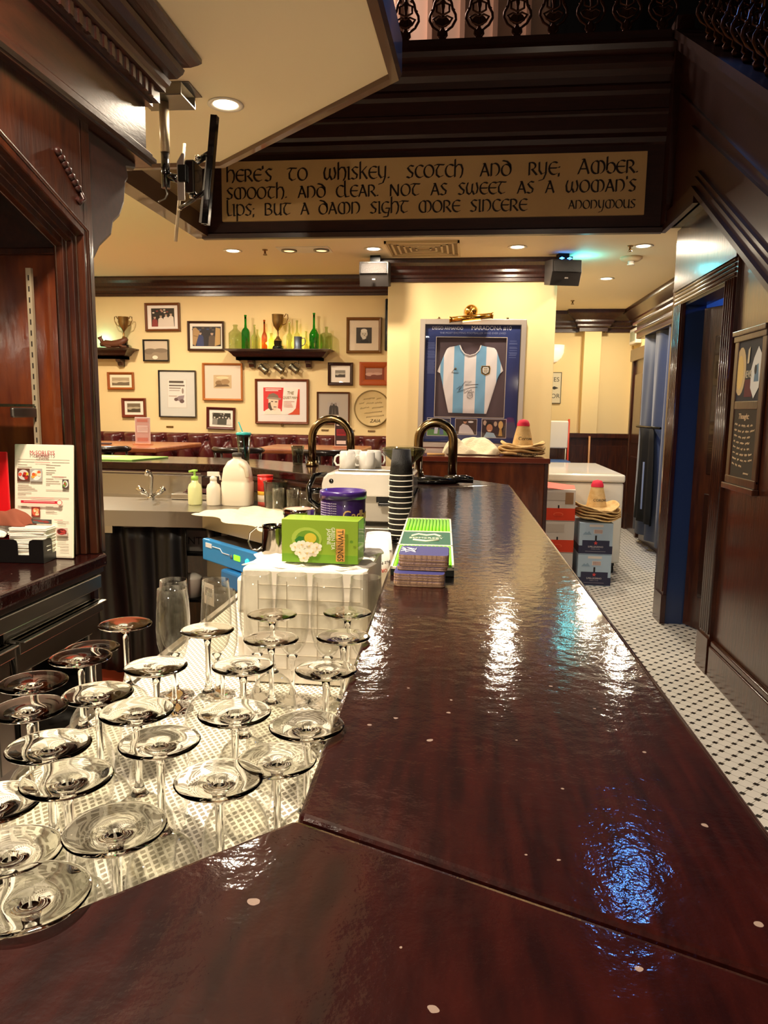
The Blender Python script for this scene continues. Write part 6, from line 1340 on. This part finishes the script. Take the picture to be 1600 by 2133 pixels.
def sprinkler(p, lab):
    t = thing('sprinkler', lab, 'sprinkler', (p.x, p.y, 2.6)); ob('rose', MB().lathe([(0, 0), (.022, 0), (.02, -.006), (.008, -.008), (.008, -.03), (0, -.03)], 18), BRASSD, t); ob('deflector', MB().lathe([(0, -.04), (.018, -.04), (.016, -.037), (0, -.036)], 16).tube([(.008, 0, -.028), (.011, 0, -.034), (.004, 0, -.04)], .002, 6).tube([(-.008, 0, -.028), (-.011, 0, -.034), (-.004, 0, -.04)], .002, 6), BRASSD, t)
sprinkler(on_z(552, 520, 2.6), 'small brass sprinkler left of the twin spot panel'); sprinkler(on_z(1313, 512, 2.6), 'small brass sprinkler beside the smoke detector'); sprinkler(on_z(1193, 626, 2.6), 'small brass sprinkler far back over the corridor')
p = on_z(1315, 536, 2.6); sd = thing('smoke_detector', 'round cream smoke detector in the ceiling near the right wall', 'detector', (p.x, p.y, 2.6)); ob('base', MB().lathe([(0, 0), (.085, 0), (.085, -.012), (.06, -.03), (0, -.03)], 32), mat('detector_cream', '#e0c69c', .5), sd); ob('sensor', MB().lathe([(0, -.028), (.025, -.03), (.022, -.05), (.03, -.055), (0, -.06)], 24), WHITEP, sd)
def speaker(x, y, lab, rz, leds):
    t = thing('loudspeaker', lab, 'speaker', (x, y, 2.6), rz); SG = mat('speaker_grey', '#2e2a28', .45)
    ob('cabinet', MB().slab_yz([(-.09, -.06), (.09, -.04), (.09, -.22), (-.05, -.245), (-.10, -.15)], -.115, .115), SG, t, bevel=.004)
    ob('grille', MB().slab_yz([(-.096, -.075), (-.088, -.066), (-.1035, -.145), (-.108, -.15)], -.10, .10), mat('speaker_grille', '#2c2826', .6, bump=.5, bscale=400), t)
    ob('bracket', MB().box(-.04, .04, -.02, .05, -.05, 0), BLACKM, t)
    ob('logo', MB().box(-.012, .012, -.098, -.09, -.20, -.19), flatc('#8a8078'), t)
    if leds:
        m = MB(); m.lathe([(0, -.01), (.02, 0), (0, .01)], 12, c=(-.03, -.06, -.045)); m.lathe([(0, -.01), (.02, 0), (0, .01)], 12, c=(.03, -.06, -.045)); ob('blue_led', m, mat('blue_led_glow', '#1040ff', .4, emit=(.05, .25, 1), est=8), t)
speaker(-.77, 5.92, 'grey loudspeaker hanging from the ceiling at the left corner of the pillar', 0, False); speaker(.68, 5.92, 'grey loudspeaker with blue lights above at the right corner of the pillar', math.radians(12), True)
pr = thing('stage_lamp', 'small black stage lamp clamped high on the stair side, out of the bar light', 'lamp', (1.08, 4.26, 3.62)); ob('can', MB().lathe([(0, -.0), (.05, 0), (.05, .14), (.03, .17), (0, .17)], 24), BLACKM, pr)
# TV bracket
tvm = thing('tv_bracket', 'empty black and steel television ceiling bracket hanging beside the cornice', 'bracket', (-1.19, 2.87, 2.6))
def L(px, py, y): p = on_y(px, py, y); return (p.x+1.19, p.y-2.87, p.z-2.6)
ob('ceiling_plate', MB().box(-.09, .09, -.07, .07, -.045, -.04).box(-.09, .09, -.075, -.07, -.045, 0).box(-.09, .09, .07, .075, -.045, 0).box(.09, .12, -.07, .07, -.004, 0), STEELD, tvm, bevel=.002)
x_, _, zt_ = L(344, 318, 2.87); ob('pole', MB().tube([(x_, 0, -.045), (x_, 0, zt_)], .0185, 20), mat('satin_pole', '#b8aa90', .4, .5), tvm)
zb = L(345, 392, 2.87)[2]; ob('sleeve', MB().tube([(x_, 0, zt_), (x_, 0, zb)], .0165, 20), BLACKG, tvm)
ob('arm', MB().tube([(x_, 0, L(0, 374, 2.87)[2]), L(380, 375, 2.87)], .016, 14), BLACKG, tvm)
a, b = L(378, 335, 2.87), L(396, 425, 2.87); m = MB(); m.slab_xz([(a[0], a[2]-.02), (a[0]+.02, a[2]+.012), (b[0], a[2]+.012), (b[0], b[2]), (a[0], b[2])], -.05, -.044); ob('head_plate', m, STEEL, tvm, bevel=.002)
a, b = L(393, 340, 2.87), L(414, 408, 2.87); ob('swivel_block', MB().box(a[0], b[0], -.045, .05, b[2], a[2]), BLACKG, tvm, bevel=.006); ob('knuckle', MB().box(L(373, 0, 2.87)[0], L(392, 0, 2.87)[0], -.06, .02, L(0, 396, 2.87)[2], L(0, 362, 2.87)[2]), BLACKM, tvm, bevel=.005)
def rail(p0, p1, w, nm, mt_=BLACKG):
    p0, p1 = Vector(p0), Vector(p1); d = p1-p0; q = d.to_track_quat('Z', 'Y').to_matrix().to_4x4(); q.translation = p0; h = d.length
    return ob(nm, MB().box(-w, w, -.004, .004, 0, h, T=q).box(-w, -w+.004, -.004, .02, 0, h, T=q).box(w-.004, w, -.004, .02, 0, h, T=q), mt_, tvm)
rail(L(452, 242, 2.80), L(433, 468, 2.80), .014, 'mounting_rail'); rail(L(443, 320, 2.86), L(427, 466, 2.86), .012, 'mounting_rail', STEELD)
ob('rear_rod', MB().tube([L(384, 299, 2.98), L(366, 503, 2.98)], .0065, 10), mat('satin_pole', '#b8aa90', .4, .5), tvm)
ob('cross_arm', MB().tube([L(374, 434, 2.9), L(400, 418, 2.88), L(436, 393, 2.82)], .008, 10), BLACKG, tvm); ob('cross_arm', MB().tube([L(408, 333, 2.88), L(445, 312, 2.82)], .007, 10), BLACKG, tvm); ob('cross_arm', MB().tube([L(405, 345, 2.9), L(440, 322, 2.84)], .006, 10), BLACKM, tvm)
for q in ((410, 328, 2.86), (436, 393, 2.8), (443, 309, 2.8), (374, 434, 2.9), (399, 409, 2.85)): ob('bolt', MB().lathe([(0, -.009), (.008, -.007), (.008, .007), (0, .009)], 12, c=L(*q)), CHROME, tvm)
ob('adjusting_key', MB().tube([L(346, 392, 2.87), L(349, 404, 2.87), L(344, 414, 2.87), L(333, 419, 2.87), L(330, 421, 2.87)], .003, 8), STEELD, tvm)
